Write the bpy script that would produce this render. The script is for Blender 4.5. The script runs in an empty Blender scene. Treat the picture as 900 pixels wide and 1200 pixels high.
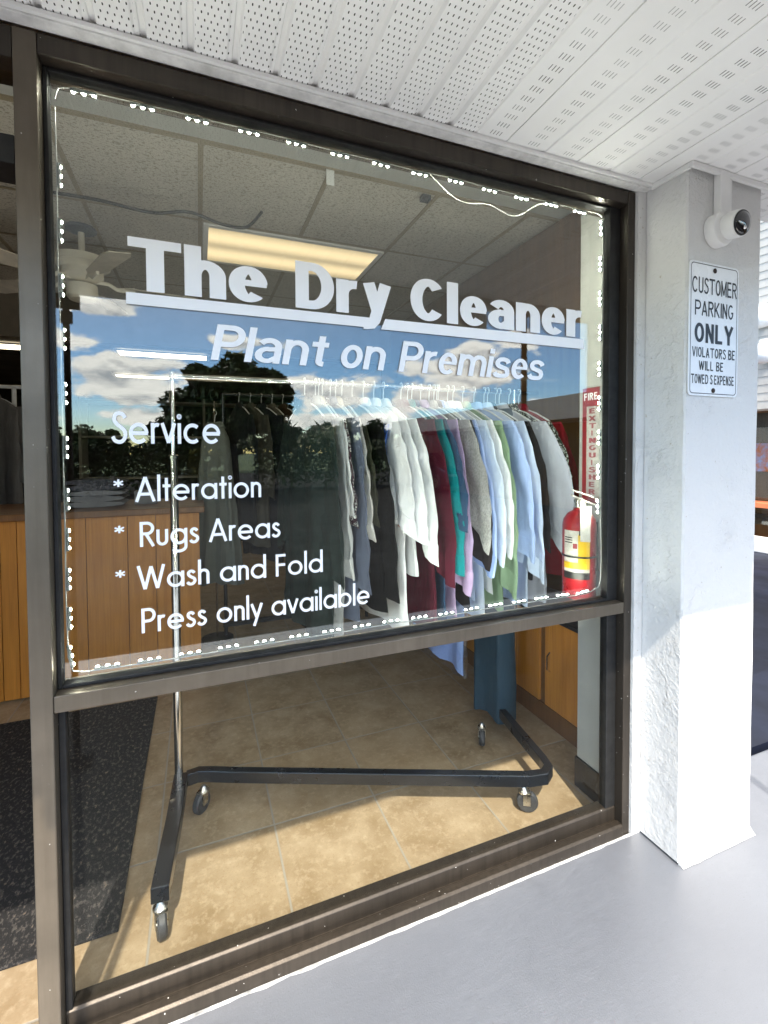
import bpy, bmesh, math, random
from mathutils import Vector, noise, Matrix

# ------------------------------------------------------------------ camera, world, sun, exposure
sc = bpy.context.scene
COL = sc.collection
R = math.radians

def look_axes(yaw, pitch, roll):
    f = Vector((math.sin(yaw) * math.cos(pitch), math.cos(yaw) * math.cos(pitch), -math.sin(pitch)))
    r = Vector((math.cos(yaw), -math.sin(yaw), 0))
    u = r.cross(f)
    return (math.cos(roll) * r + math.sin(roll) * u), (-math.sin(roll) * r + math.cos(roll) * u), f

cam = bpy.data.cameras.new('camera')
camo = bpy.data.objects.new('camera', cam)
COL.objects.link(camo)
_r, _u, _f = look_axes(R(21.57), R(1.67), R(-0.283))
m3 = Matrix((_r, _u, -_f)).transposed()
camo.matrix_world = Matrix.Translation((0, 0, 1.45)) @ m3.to_4x4()
cam.sensor_fit = 'VERTICAL'
cam.sensor_height = 36
cam.lens = 549.07 / 1200 * 36
cam.shift_y = -(600 - 544.9) / 1200
cam.clip_start = 0.02
cam.clip_end = 900
sc.camera = camo

SUN_TO = Vector((0.22, 1.0, -1.295)).normalized()
SUN_EL = math.asin(-SUN_TO.z)
SUN_AZ = math.atan2(-SUN_TO.x, -SUN_TO.y)
sun = bpy.data.lights.new('sun', 'SUN')
sun.energy = 2.05
sun.angle = R(0.5)
sun.color = (1.0, 0.95, 0.87)
suno = bpy.data.objects.new('sun', sun)
suno.rotation_euler = SUN_TO.to_track_quat('-Z', 'Y').to_euler()
suno.location = (-2, -9, 12)
COL.objects.link(suno)

sc.view_settings.view_transform = 'Standard'
sc.view_settings.look = 'None'
sc.view_settings.gamma = 1
sc.view_settings.use_curve_mapping = False
sc.view_settings.exposure = 1.78
sc.view_settings.use_white_balance = True
sc.view_settings.white_balance_temperature = 7150
sc.cycles.use_denoising = True
sc.cycles.max_bounces = 10
sc.cycles.diffuse_bounces = 6
sc.cycles.glossy_bounces = 5
sc.cycles.transparent_max_bounces = 14
sc.cycles.caustics_reflective = True
sc.cycles.sample_clamp_indirect = 6

world = bpy.data.worlds.new('World')
sc.world = world
world.use_nodes = True

class NT:
    """small node helper"""
    def __init__(s, tree):
        s.t = tree; s.n = tree.nodes; s.l = tree.links
    def add(s, kind, **kw):
        nd = s.n.new(kind)
        for k, v in kw.items():
            setattr(nd, k, v)
        return nd
    def put(s, sock, v):
        if isinstance(v, bpy.types.NodeSocket):
            s.l.new(v, sock)
        else:
            sock.default_value = v
    def math(s, op, a, b=0.0, c=None, clamp=False):
        nd = s.add('ShaderNodeMath', operation=op, use_clamp=clamp)
        s.put(nd.inputs[0], a); s.put(nd.inputs[1], b)
        if c is not None: s.put(nd.inputs[2], c)
        return nd.outputs[0]
    def vmath(s, op, a, b=(0, 0, 0), scale=None):
        nd = s.add('ShaderNodeVectorMath', operation=op)
        s.put(nd.inputs[0], a)
        if op != 'NORMALIZE' and op != 'LENGTH': s.put(nd.inputs[1], b)
        if scale is not None: s.put(nd.inputs['Scale'], scale)
        return nd.outputs['Value'] if op in ('LENGTH', 'DOT_PRODUCT') else nd.outputs[0]
    def noise(s, vec, scale, detail=4, rough=0.55):
        nd = s.add('ShaderNodeTexNoise')
        s.put(nd.inputs['Vector'], vec)
        nd.inputs['Scale'].default_value = scale
        nd.inputs['Detail'].default_value = detail
        nd.inputs['Roughness'].default_value = rough
        return nd.outputs[0]
    def rng(s, v, a, b, c=0.0, d=1.0, smooth=False):
        nd = s.add('ShaderNodeMapRange')
        if smooth: nd.interpolation_type = 'SMOOTHSTEP'
        s.put(nd.inputs[0], v)
        for k, x in enumerate((a, b, c, d)): s.put(nd.inputs[k + 1], x)
        return nd.outputs[0]
    def mix(s, fac, a, b, blend='MIX'):
        nd = s.add('ShaderNodeMix', data_type='RGBA', blend_type=blend)
        s.put(nd.inputs[0], fac)
        s.put(nd.inputs[6], a if isinstance(a, bpy.types.NodeSocket) else tuple(a)[:3] + (1,))
        s.put(nd.inputs[7], b if isinstance(b, bpy.types.NodeSocket) else tuple(b)[:3] + (1,))
        return nd.outputs[2]
    def sep(s, v):
        nd = s.add('ShaderNodeSeparateXYZ'); s.put(nd.inputs[0], v); return nd.outputs
    def comb(s, x, y, z):
        nd = s.add('ShaderNodeCombineXYZ')
        for k, v in enumerate((x, y, z)): s.put(nd.inputs[k], v)
        return nd.outputs[0]

def build_world():
    w = NT(world.node_tree)
    w.n.clear()
    out = w.add('ShaderNodeOutputWorld')
    bg = w.add('ShaderNodeBackground')
    sky = w.add('ShaderNodeTexSky')
    sky.sky_type = 'NISHITA'
    sky.sun_disc = False
    sky.sun_elevation = SUN_EL
    sky.sun_rotation = SUN_AZ
    sky.air_density = 1.0; sky.dust_density = 0.4; sky.ozone_density = 1.6
    bg.inputs['Strength'].default_value = 0.15
    tc = w.add('ShaderNodeTexCoord')
    v = w.vmath('NORMALIZE', tc.outputs['Generated'])
    vs = w.vmath('MULTIPLY', v, (1, 1, 2.0))
    n1 = w.noise(vs, 11.0, 9, 0.56)
    n1b = w.noise(w.vmath('ADD', vs, (0.0, 0.0, 0.022)), 11.0, 5, 0.56)
    n2 = w.noise(vs, 3.2, 3, 0.5)
    # cumulus clumps over the parking lot: direction and angular half sizes
    blobs = [((-0.105, -0.984, 0.132), 0.125, 0.058), ((-0.215, -0.955, 0.200), 0.065, 0.030),
             ((-0.150, -0.956, 0.255), 0.085, 0.020), ((-0.06, -0.99, 0.070), 0.15, 0.022),
             ((0.255, -0.960, 0.125), 0.115, 0.050), ((0.090, -0.97, 0.215), 0.100, 0.020),
             ((0.515, -0.840, 0.165), 0.120, 0.060), ((0.430, -0.890, 0.110), 0.110, 0.040),
             ((0.610, -0.790, 0.070), 0.085, 0.032), ((0.595, -0.770, 0.222), 0.055, 0.022),
             ((0.30, -0.95, 0.06), 0.24, 0.026), ((-0.35, -0.93, 0.10), 0.14, 0.045)]
    B = None
    for c, rx, rz in blobs:
        d = w.vmath('SUBTRACT', v, c)
        d = w.vmath('MULTIPLY', d, (1 / rx, 1 / rx, 1 / rz))
        f = w.math('SUBTRACT', 1.0, w.vmath('LENGTH', d))
        B = f if B is None else w.math('MAXIMUM', B, f)
    z = w.sep(v)[2]
    high = w.rng(z, 0.30, 0.5, 0.0, 1.0)                       # unseen clouds overhead, thickened to whiten the ambient light
    scat = w.math('SUBTRACT', w.math('MULTIPLY', n2, 1.5), 0.36)
    scat = w.math('ADD', w.math('MULTIPLY', scat, high), w.math('MULTIPLY', w.math('SUBTRACT', 1.0, high), -0.6))
    dens = w.math('MAXIMUM', w.math('MAXIMUM', B, -0.8), scat)
    dens = w.math('ADD', dens, w.math('MULTIPLY', w.math('SUBTRACT', n1, 0.5), 2.6))
    cov = w.rng(dens, 0.10, 0.42, 0, 1, True)
    thick = w.rng(dens, 0.25, 1.25, 0, 1, True)
    relief = w.math('MULTIPLY', w.math('SUBTRACT', n1, n1b), 5.0)
    lum = w.math('ADD', w.rng(thick, 0, 1, 1.0, 0.52), relief, clamp=True)
    cloud = w.mix(lum, (4.2, 4.6, 5.4), (11.5, 11.6, 11.9))
    low = w.rng(z, 0.02, 0.34, 1.0, 0.0)
    hs = w.add('ShaderNodeHueSaturation'); w.l.new(w.math('ADD', 1.0, w.math('MULTIPLY', low, 0.75)), hs.inputs['Saturation'])
    w.l.new(sky.outputs[0], hs.inputs['Color'])
    tint = w.mix(1.0, hs.outputs[0], (1.0, 0.96, 0.94), 'MULTIPLY')
    tint = w.mix(low, tint, w.mix(1.0, tint, (0.86, 1.05, 1.38), 'MULTIPLY'))
    col = w.mix(w.math('MULTIPLY', cov, 0.95), tint, cloud)
    w.l.new(col, bg.inputs['Color'])
    w.l.new(bg.outputs[0], out.inputs['Surface'])
build_world()

# ------------------------------------------------------------------ helpers
class MB:
    def __init__(s): s.v = []; s.f = []; s.m = []
    def add(s, vs, fs, mi=0):
        b = len(s.v); s.v += [tuple(p) for p in vs]
        for f in fs: s.f.append([b + i for i in f]); s.m.append(mi)
    def box(s, x0, x1, y0, y1, z0, z1, mi=0):
        vs = [(x, y, z) for x in (x0, x1) for y in (y0, y1) for z in (z0, z1)]
        s.add(vs, [(0, 1, 3, 2), (4, 6, 7, 5), (0, 4, 5, 1), (2, 3, 7, 6), (0, 2, 6, 4), (1, 5, 7, 3)], mi); return s
    def obox(s, c, ax, ay, az, mi=0):
        c = Vector(c); vs = [c + i * Vector(ax) + j * Vector(ay) + k * Vector(az) for i in (-1, 1) for j in (-1, 1) for k in (-1, 1)]
        s.add(vs, [(0, 1, 3, 2), (4, 6, 7, 5), (0, 4, 5, 1), (2, 3, 7, 6), (0, 2, 6, 4), (1, 5, 7, 3)], mi); return s
    def rings(s, rings, mi=0, cap=True, closed=True):
        n = len(rings[0]); vs = [p for r in rings for p in r]; fs = []
        for j in range(len(rings) - 1):
            for i in range(n if closed else n - 1):
                k = (i + 1) % n
                fs.append((j * n + i, j * n + k, (j + 1) * n + k, (j + 1) * n + i))
        if cap:
            fs.append(tuple(range(n - 1, -1, -1))); fs.append(tuple((len(rings) - 1) * n + i for i in range(n)))
        s.add(vs, fs, mi); return s
    def tube(s, pts, r, n=10, mi=0, sx=1.0, up=None):
        pts = [Vector(p) for p in pts]; rs = r if isinstance(r, (list, tuple)) else [r] * len(pts); R_ = []
        prev = None
        for i, p in enumerate(pts):
            t = (pts[min(i + 1, len(pts) - 1)] - pts[max(i - 1, 0)]).normalized()
            a = Vector(up) if up else (prev if prev else (Vector((0, 0, 1)) if abs(t.z) < .9 else Vector((1, 0, 0))))
            x = (a - t * a.dot(t)).normalized(); y = t.cross(x); prev = x
            R_.append([p + rs[i] * (math.cos(2 * math.pi * k / n) * x + sx * math.sin(2 * math.pi * k / n) * y) for k in range(n)])
        return s.rings(R_, mi)
    def bar(s, pts, hw, hh, mi=0):
        """rectangular tube in the horizontal plane: half width hw, half height hh"""
        pts = [Vector(p) for p in pts]; R_ = []
        for i, p in enumerate(pts):
            a = (pts[i] - pts[i - 1]).normalized() if i else (pts[1] - pts[0]).normalized()
            b = (pts[i + 1] - pts[i]).normalized() if i < len(pts) - 1 else a
            t = (a + b).normalized(); nrm = Vector((-t.y, t.x, 0)); k = 1 / max(.4, t.dot(a))
            R_.append([p + nrm * hw * k + Vector((0, 0, hh)), p - nrm * hw * k + Vector((0, 0, hh)), p - nrm * hw * k - Vector((0, 0, hh)), p + nrm * hw * k - Vector((0, 0, hh))])
        return s.rings(R_, mi)
    def lathe(s, prof, o=(0, 0, 0), ax=(0, 0, 1), n=24, mi=0):
        ax = Vector(ax).normalized(); o = Vector(o); q = Vector((0, 0, 1)).rotation_difference(ax)
        return s.rings([[o + q @ Vector((r * math.cos(2 * math.pi * k / n), r * math.sin(2 * math.pi * k / n), h)) for k in range(n)] for r, h in prof], mi)
    def build(s, name, mat, parent=None, smooth=False, bevel=0, seg=2):
        me = bpy.data.meshes.new(name); me.from_pydata(s.v, [], s.f)
        for mm in (mat if isinstance(mat, (list, tuple)) else [mat]): me.materials.append(mm)
        me.polygons.foreach_set('material_index', s.m)
        bm = bmesh.new(); bm.from_mesh(me)
        bmesh.ops.recalc_face_normals(bm, faces=bm.faces[:]); bm.to_mesh(me); bm.free()
        if smooth:
            me.polygons.foreach_set('use_smooth', [True] * len(me.polygons))
            try: me.set_sharp_from_angle(angle=R(42))
            except Exception: pass
        o = bpy.data.objects.new(name, me); COL.objects.link(o)
        if parent: o.parent = parent
        if bevel:
            b = o.modifiers.new('bevel', 'BEVEL'); b.width = bevel; b.segments = seg; b.limit_method = 'ANGLE'; b.angle_limit = R(35)
        return o

def wmat(o):
    m = Matrix.LocRotScale(o.location, o.rotation_euler, o.scale)
    return m if o.parent is None else wmat(o.parent) @ o.matrix_parent_inverse @ m
def attach(o, par):
    """parent o, keeping it where it is"""
    o.parent = par; o.matrix_parent_inverse = wmat(par).inverted(); return o
def tag(o, label=None, cat=None, group=None, kind=None):
    if label: o['label'] = label
    if cat: o['category'] = cat
    if group: o['group'] = group
    if kind: o['kind'] = kind
    return o
def thing(name, label, cat, loc=(0, 0, 0), group=None, rz=0):
    o = bpy.data.objects.new(name, None); COL.objects.link(o); o.empty_display_size = .05
    o.location = loc; o.rotation_euler.z = rz
    return tag(o, label, cat, group)
def dup(root, loc, rz, label, group=None):
    r = root.copy(); COL.objects.link(r); r.location = loc; r.rotation_euler.z = rz; r['label'] = label
    if group: r['group'] = group
    for ch in list(root.children):
        c = ch.copy(); COL.objects.link(c); c.parent = r
        for g in list(ch.children):
            d = g.copy(); COL.objects.link(d); d.parent = c
    return r

def mat(name, col, rough=.5, metal=0., var=.08, vs=6., bump=0., bs=60., spec=.5, col2=None, sheen=0., coat=0., detail=5, bdist=.002):
    m = bpy.data.materials.new(name); m.use_nodes = True
    w = NT(m.node_tree); p = w.n['Principled BSDF']
    tc = w.add('ShaderNodeTexCoord').outputs['Object']
    n = w.noise(tc, vs, detail, .6)
    c2 = col2 or tuple(max(0, c * (1 - 3 * var)) for c in col)
    c1 = col if col2 else tuple(min(1, c * (1 + var)) for c in col)
    w.l.new(w.mix(w.rng(n, .35, .7), c1, c2), p.inputs['Base Color'])
    w.put(p.inputs['Roughness'], w.rng(n, .3, .7, max(.02, rough - .06), min(1, rough + .08)))
    p.inputs['Metallic'].default_value = metal
    p.inputs['Specular IOR Level'].default_value = spec
    if sheen: p.inputs['Sheen Weight'].default_value = sheen
    if coat: p.inputs['Coat Weight'].default_value = coat
    if bump:
        b = w.add('ShaderNodeBump'); b.inputs['Strength'].default_value = bump; b.inputs['Distance'].default_value = bdist
        w.l.new(w.noise(tc, bs, 6, .6), b.inputs['Height']); w.l.new(b.outputs[0], p.inputs['Normal'])
    m['w'] = 1
    return m
def emit(name, col, strength):
    m = bpy.data.materials.new(name); m.use_nodes = True; w = NT(m.node_tree); p = w.n['Principled BSDF']
    p.inputs['Base Color'].default_value = tuple(col) + (1,)
    p.inputs['Emission Color'].default_value = tuple(col) + (1,)
    p.inputs['Emission Strength'].default_value = strength
    return m

def bronze_mat(col=(.058, .047, .037), dk=(.026, .021, .016), name='bronze_anodised'):
    m = mat(name, col, .36, .5, .10, 3.0, .12, 300)
    w = NT(m.node_tree); p = w.n['Principled BSDF']
    tc = w.add('ShaderNodeTexCoord').outputs['Object']
    old = p.inputs['Base Color'].links[0].from_socket
    streak = w.noise(w.vmath('MULTIPLY', tc, (30, 30, 2.0)), 2.0, 4)
    base = w.mix(w.rng(streak, .42, .72, 0, .55), old, dk)
    chips = w.rng(w.noise(tc, 95, 2, .5), .752, .765)
    scuff = w.rng(w.noise(w.vmath('MULTIPLY', tc, (1, 1, 6)), 26, 5, .7), .70, .76)
    base = w.mix(w.math('MAXIMUM', chips, w.math('MULTIPLY', scuff, .55)), base, (.62, .60, .56))
    w.l.new(base, p.inputs['Base Color'])
    w.put(p.inputs['Metallic'], w.math('MULTIPLY', w.math('SUBTRACT', 1.0, chips), .5))
    return m
def glass_mat(name, f0, tint):
    m = bpy.data.materials.new(name); m.use_nodes = True; w = NT(m.node_tree); w.n.clear()
    out = w.add('ShaderNodeOutputMaterial'); geo = w.add('ShaderNodeNewGeometry')
    c = w.math('ABSOLUTE', w.vmath('DOT_PRODUCT', geo.outputs['Normal'], geo.outputs['Incoming']))
    k = w.math('POWER', w.math('SUBTRACT', 1.0, c, clamp=True), 5.0)
    F = w.math('ADD', f0, w.math('MULTIPLY', k, 1 - f0))
    tr = w.add('ShaderNodeBsdfTransparent'); tr.inputs[0].default_value = tuple(tint) + (1,)
    gl = w.add('ShaderNodeBsdfGlossy'); gl.inputs['Roughness'].default_value = 0.0; gl.inputs['Color'].default_value = (.97, 1, .99, 1)
    mx = w.add('ShaderNodeMixShader'); w.l.new(F, mx.inputs[0]); w.l.new(tr.outputs[0], mx.inputs[1]); w.l.new(gl.outputs[0], mx.inputs[2])
    w.l.new(mx.outputs[0], out.inputs[0])
    return m

def soffit_mat(name, slotted):
    m = mat(name, (.88, .872, .86), .75, 0, .02, 2.5, .05, 30, spec=.2)
    w = NT(m.node_tree); p = w.n['Principled BSDF']; old = p.inputs['Base Color'].links[0].from_socket
    tc = w.add('ShaderNodeTexCoord').outputs['Object']; X, Y, Z = w.sep(tc)
    if not slotted:
        px, py = .0135, .019
        iy = w.math('FLOOR', w.math('DIVIDE', Y, py))
        xo = w.math('ADD', X, w.math('MULTIPLY', w.math('MODULO', iy, 2.0), px / 2))
        fx = w.math('SUBTRACT', w.math('MULTIPLY', w.math('FRACT', w.math('DIVIDE', xo, px)), px), px / 2)
        fy = w.math('SUBTRACT', w.math('MULTIPLY', w.math('FRACT', w.math('DIVIDE', Y, py)), py), py / 2)
        d = w.math('ADD', w.math('POWER', w.math('ABSOLUTE', w.math('DIVIDE', fx, .0015)), 2.0), w.math('POWER', w.math('ABSOLUTE', w.math('DIVIDE', fy, .0037)), 4.0))
        hole = w.math('LESS_THAN', d, 1.0)
        # holes only on the flat between two ribs
        gx = w.math('MULTIPLY', w.math('FRACT', w.math('DIVIDE', w.math('ADD', X, .0125), .1005)), .1005)
        keep = w.math('MULTIPLY', w.math('GREATER_THAN', gx, .020), w.math('LESS_THAN', gx, .0975))
    else:
        gx = w.math('MULTIPLY', w.math('FRACT', w.math('DIVIDE', w.math('SUBTRACT', X, .757), .1395)), .1395)
        sx = w.math('SUBTRACT', w.math('MULTIPLY', w.math('FRACT', w.math('DIVIDE', gx, .0108)), .0108), .0054)
        band = w.math('MULTIPLY', w.math('GREATER_THAN', gx, .0648), w.math('LESS_THAN', gx, .1080))
        py = .036
        fy = w.math('ABSOLUTE', w.math('SUBTRACT', w.math('MULTIPLY', w.math('FRACT', w.math('DIVIDE', Y, py)), py), py / 2))
        hole = w.math('MULTIPLY', w.math('LESS_THAN', w.math('ABSOLUTE', sx), .0013), w.math('LESS_THAN', fy, .0085))
        fade = w.rng(w.noise(tc, 2.2, 2), .36, .56, .45, 1.0)
        keep = w.math('MULTIPLY', band, fade)
    w.l.new(w.mix(w.math('MULTIPLY', hole, keep), old, (.05, .048, .045)), p.inputs['Base Color'])
    return m

def tile_mat():
    m = mat('floor_tile', (.56, .42, .255), .42, 0, .06, 9, .10, 45)
    w = NT(m.node_tree); p = w.n['Principled BSDF']
    tc = w.add('ShaderNodeTexCoord').outputs['Object']; X, Y, Z = w.sep(tc)
    T = .411
    u = w.math('DIVIDE', w.math('SUBTRACT', X, .252), T); v = w.math('DIVIDE', w.math('SUBTRACT', Y, 1.815), T)
    def edge(a):
        f = w.math('FRACT', a); return w.math('MINIMUM', f, w.math('SUBTRACT', 1.0, f))
    e = w.math('MINIMUM', edge(u), edge(v))
    g = w.math('SUBTRACT', 1.0, w.rng(e, .006, .011))
    cell = w.add('ShaderNodeTexWhiteNoise', noise_dimensions='2D'); w.l.new(w.comb(w.math('FLOOR', u), w.math('FLOOR', v), 0), cell.inputs['Vector'])
    off = w.vmath('ADD', tc, w.vmath('SCALE', cell.outputs['Color'], scale=7.0))
    n1 = w.noise(off, 7, 7, .62); n2 = w.noise(off, 38, 5, .65); n3 = w.noise(off, 140, 3, .6)
    c = w.mix(w.rng(n1, .34, .68), (.37, .292, .20), (.20, .14, .078))
    c = w.mix(w.rng(n2, .50, .70, 0, .55), c, (.48, .395, .285))
    c = w.mix(w.rng(n3, .56, .66, 0, .5), c, (.25, .16, .085))
    c = w.mix(w.math('MULTIPLY', cell.outputs['Value'], .28), c, (.45, .33, .2))
    c = w.mix(g, c, (.31, .285, .245))
    w.l.new(c, p.inputs['Base Color'])
    b = w.add('ShaderNodeBump'); b.inputs['Strength'].default_value = .5; b.inputs['Distance'].default_value = .003
    w.l.new(w.math('SUBTRACT', w.math('MULTIPLY', n2, .25), g), b.inputs['Height']); w.l.new(b.outputs[0], p.inputs['Normal'])
    return m

def walk_mat(name, col, col2):
    m = mat(name, col, .40, 0, .05, 1.3, .10, 220, spec=.6)
    w = NT(m.node_tree); p = w.n['Principled BSDF']; tc = w.add('ShaderNodeTexCoord').outputs['Object']
    n1 = w.noise(tc, 1.6, 6, .6); n2 = w.noise(w.vmath('MULTIPLY', tc, (1, 3, 1)), 14, 5, .7); n3 = w.noise(tc, 160, 2, .5)
    c = w.mix(w.rng(n1, .35, .7), col, col2)
    c = w.mix(w.rng(n2, .56, .74, 0, .30), c, tuple(min(1, x * 1.35) for x in col))
    c = w.mix(w.rng(n3, .66, .72, 0, .6), c, tuple(x * .55 for x in col))
    grain = w.noise(tc, 420, 2, .6)
    c = w.mix(w.rng(grain, .42, .62, 0, .30), c, tuple(x * .62 for x in col))
    blot = w.noise(tc, 5.5, 6, .7)
    c = w.mix(w.rng(blot, .54, .72, 0, .35), c, tuple(x * .70 for x in col))
    w.l.new(c, p.inputs['Base Color'])
    w.put(p.inputs['Roughness'], w.rng(n2, .3, .7, .40, .58))
    p.inputs['Specular IOR Level'].default_value = 1.0; p.inputs['Coat Weight'].default_value = .8; p.inputs['Coat Roughness'].default_value = .42; p.inputs['Coat IOR'].default_value = 1.9
    b = w.add('ShaderNodeBump'); b.inputs['Strength'].default_value = .42; b.inputs['Distance'].default_value = .004
    w.l.new(w.math('ADD', w.math('MULTIPLY', n2, .5), w.math('MULTIPLY', w.noise(tc, 220, 3), .35)), b.inputs['Height']); w.l.new(b.outputs[0], p.inputs['Normal'])
    return m
def stucco_mat():
    m = mat('white_stucco', (.80, .795, .785), .8, 0, .03, 3, 0, 0)
    w = NT(m.node_tree); p = w.n['Principled BSDF']; tc = w.add('ShaderNodeTexCoord').outputs['Object']
    dist = w.vmath('ADD', tc, w.vmath('SCALE', w.n.new('ShaderNodeTexNoise').outputs['Color'], scale=.0))
    n1 = w.noise(dist, 13, 6, .62)
    ridge = w.math('SUBTRACT', 1.0, w.rng(w.math('ABSOLUTE', w.math('SUBTRACT', n1, .52)), 0, .07))
    n2 = w.noise(tc, 70, 5, .6); n3 = w.noise(tc, 5, 4, .6)
    patch = w.rng(n3, .42, .62)
    h = w.math('ADD', w.math('MULTIPLY', w.math('MULTIPLY', ridge, patch), .32), w.math('ADD', w.math('MULTIPLY', n2, .42), w.math('MULTIPLY', n1, .9)))
    b = w.add('ShaderNodeBump'); b.inputs['Strength'].default_value = .85; b.inputs['Distance'].default_value = .009
    w.l.new(h, b.inputs['Height']); w.l.new(b.outputs[0], p.inputs['Normal'])
    c = w.mix(w.rng(w.noise(tc, 3.2, 6, .65), .50, .80, 0, .25), (.66, .655, .645), (.60, .585, .56))
    c = w.mix(w.math('MULTIPLY', w.rng(w.noise(tc, 48, 3, .6), .69, .73), .7), c, (.42, .36, .28))
    w.l.new(c, p.inputs['Base Color'])
    return m
def wood_mat(name, c1, c2, axis_scale=(9, 9, .7)):
    m = mat(name, c1, .42, 0, .05, 5, .05, 120, coat=.15)
    w = NT(m.node_tree); p = w.n['Principled BSDF']; tc = w.add('ShaderNodeTexCoord').outputs['Object']
    v = w.vmath('MULTIPLY', tc, axis_scale)
    n = w.noise(v, 3.0, 7, .6); wv = w.noise(w.vmath('MULTIPLY', v, (6, 6, .6)), 6, 3, .6)
    c = w.mix(w.rng(n, .3, .72), c1, c2); c = w.mix(w.rng(wv, .52, .75, 0, .55), c, tuple(x * .5 for x in c2))
    w.l.new(c, p.inputs['Base Color'])
    return m
def ceiling_mat():
    m = mat('ceiling_tile', (.62, .585, .52), .9, 0, .03, 2)
    w = NT(m.node_tree); p = w.n['Principled BSDF']; tc = w.add('ShaderNodeTexCoord').outputs['Object']
    v = w.vmath('MULTIPLY', tc, (1, 1.6, 1))
    n = w.noise(v, 55, 3, .6); n2 = w.noise(v, 120, 2, .5)
    pit = w.math('MAXIMUM', w.rng(n, .555, .60), w.rng(n2, .59, .63))
    c = w.mix(w.rng(w.noise(tc, 1.3, 4), .4, .7), (.56, .52, .45), (.46, .42, .36))
    c = w.mix(w.math('MULTIPLY', pit, .7), c, (.22, .19, .15))
    w.l.new(c, p.inputs['Base Color'])
    return m
def mat_rug():
    m = mat('rug', (.012, .012, .012), .95, 0, .3, 60, .8, 260)
    w = NT(m.node_tree); p = w.n['Principled BSDF']; tc = w.add('ShaderNodeTexCoord').outputs['Object']
    n = w.noise(w.vmath('MULTIPLY', tc, (1, .55, 1)), 75, 4, .7); n2 = w.noise(tc, 26, 4, .7)
    c = w.mix(w.rng(n, .52, .60), (.010, .010, .011), (.06, .055, .052))
    c = w.mix(w.math('MULTIPLY', w.rng(n, .60, .66), w.rng(n2, .45, .6)), c, (.17, .12, .085))
    w.l.new(c, p.inputs['Base Color'])
    return m
def cloth(name, col, kind='plain', rough=.85):
    m = mat(name, col, rough, 0, .04, 8, .25, 900, spec=.12, sheen=0., bdist=.0006)
    w = NT(m.node_tree); p = w.n['Principled BSDF']; tc = w.add('ShaderNodeTexCoord').outputs['Object']
    old = p.inputs['Base Color'].links[0].from_socket
    if kind == 'heather':
        n = w.noise(w.vmath('MULTIPLY', tc, (1, 1, .5)), 190, 4, .7)
        w.l.new(w.mix(w.rng(n, .42, .66), old, tuple(x * .55 for x in col)), p.inputs['Base Color'])
    if kind == 'stripe':
        y = w.sep(tc)[1]; s = w.math('FRACT', w.math('MULTIPLY', y, 55.0))
        w.l.new(w.mix(w.math('LESS_THAN', s, .3), old, tuple(x * .45 for x in col)), p.inputs['Base Color'])
    if kind == 'print':
        n = w.noise(tc, 150, 2, .5); n2 = w.noise(tc, 60, 3)
        w.l.new(w.mix(w.math('MULTIPLY', w.rng(n, .52, .55), w.rng(n2, .4, .5)), old, (.6, .62, .58)), p.inputs['Base Color'])
    # broad soft wrinkles
    b = w.add('ShaderNodeBump'); b.inputs['Strength'].default_value = .7; b.inputs['Distance'].default_value = .016
    w.l.new(w.noise(w.vmath('MULTIPLY', tc, (3.5, 9, 2.2)), 1.8, 4, .55), b.inputs['Height'])
    b2 = p.inputs['Normal'].links[0].from_node
    w.l.new(b.outputs[0], b2.inputs['Normal'])
    return m

M = {}
M['bronze'] = bronze_mat()
M['bronze_pale'] = bronze_mat((.150, .124, .094), (.105, .085, .062), 'bronze_lit')  # paler bronze copy, light mirrored off the sunlit walk put into its colour
M['gasket'] = mat('black_gasket', (.010, .010, .010), .6, 0, .2, 20)
M['glass_up'] = glass_mat('glass_upper', .070, (.93, .95, .93))
M['glass_low'] = glass_mat('glass_lower', .003, (.96, .97, .96))
M['glass_far'] = glass_mat('glass_far', .07, (.8, .85, .85))
M['soffit_perf'] = soffit_mat('soffit_perforated', False)
M['soffit_slot'] = soffit_mat('soffit_slotted', True)
M['white'] = mat('white_paint', (.82, .815, .80), .45, 0, .03, 4, .08, 60)
M['white_dirty'] = mat('white_trim', (.78, .77, .75), .5, 0, .10, 18, .3, 40)
M['stucco'] = stucco_mat()
M['caulk'] = mat('caulk', (.50, .50, .49), .7, 0, .2, 25, .4, 60)
M['tile'] = tile_mat()
M['walk'] = walk_mat('sidewalk_paint', (.140, .154, .184), (.118, .130, .158))
M['navy_walk'] = mat('dark_blue_floor', (.010, .014, .030), .5, 0, .2, 2, .1, 200, spec=.3)  # one even dark blue over the side walkway
M['asphalt'] = mat('asphalt', (.026, .026, .028), .95, 0, .2, 3, .6, 120, spec=.08)
M['line'] = mat('road_paint', (.7, .7, .68), .7, 0, .1, 8)
M['grass'] = mat('grass', (.05, .085, .02), .95, 0, .25, 4, .8, 60)
M['rug'] = mat_rug()
M['wood'] = wood_mat('wood_panel', (.62, .25, .040), (.47, .17, .024))
M['wood_dark'] = wood_mat('wood_dark', (.22, .095, .028), (.14, .055, .015))
M['wood_wall'] = wood_mat('wood_wall', (.20, .10, .035), (.13, .06, .018))
M['ceil'] = ceiling_mat()
M['tee'] = mat('grid_tee', (.30, .245, .165), .5, 0, .05, 5)
M['drywall'] = mat('drywall', (.44, .44, .41), .8, 0, .04, 3, .1, 60)
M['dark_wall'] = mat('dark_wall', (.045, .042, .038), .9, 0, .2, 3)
M['dark_beam'] = mat('brown_beam', (.20, .17, .13), .7, 0, .1, 3)
M['diffuser'] = emit('lamp_diffuser', (1.0, .80, .50), .40)
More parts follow.
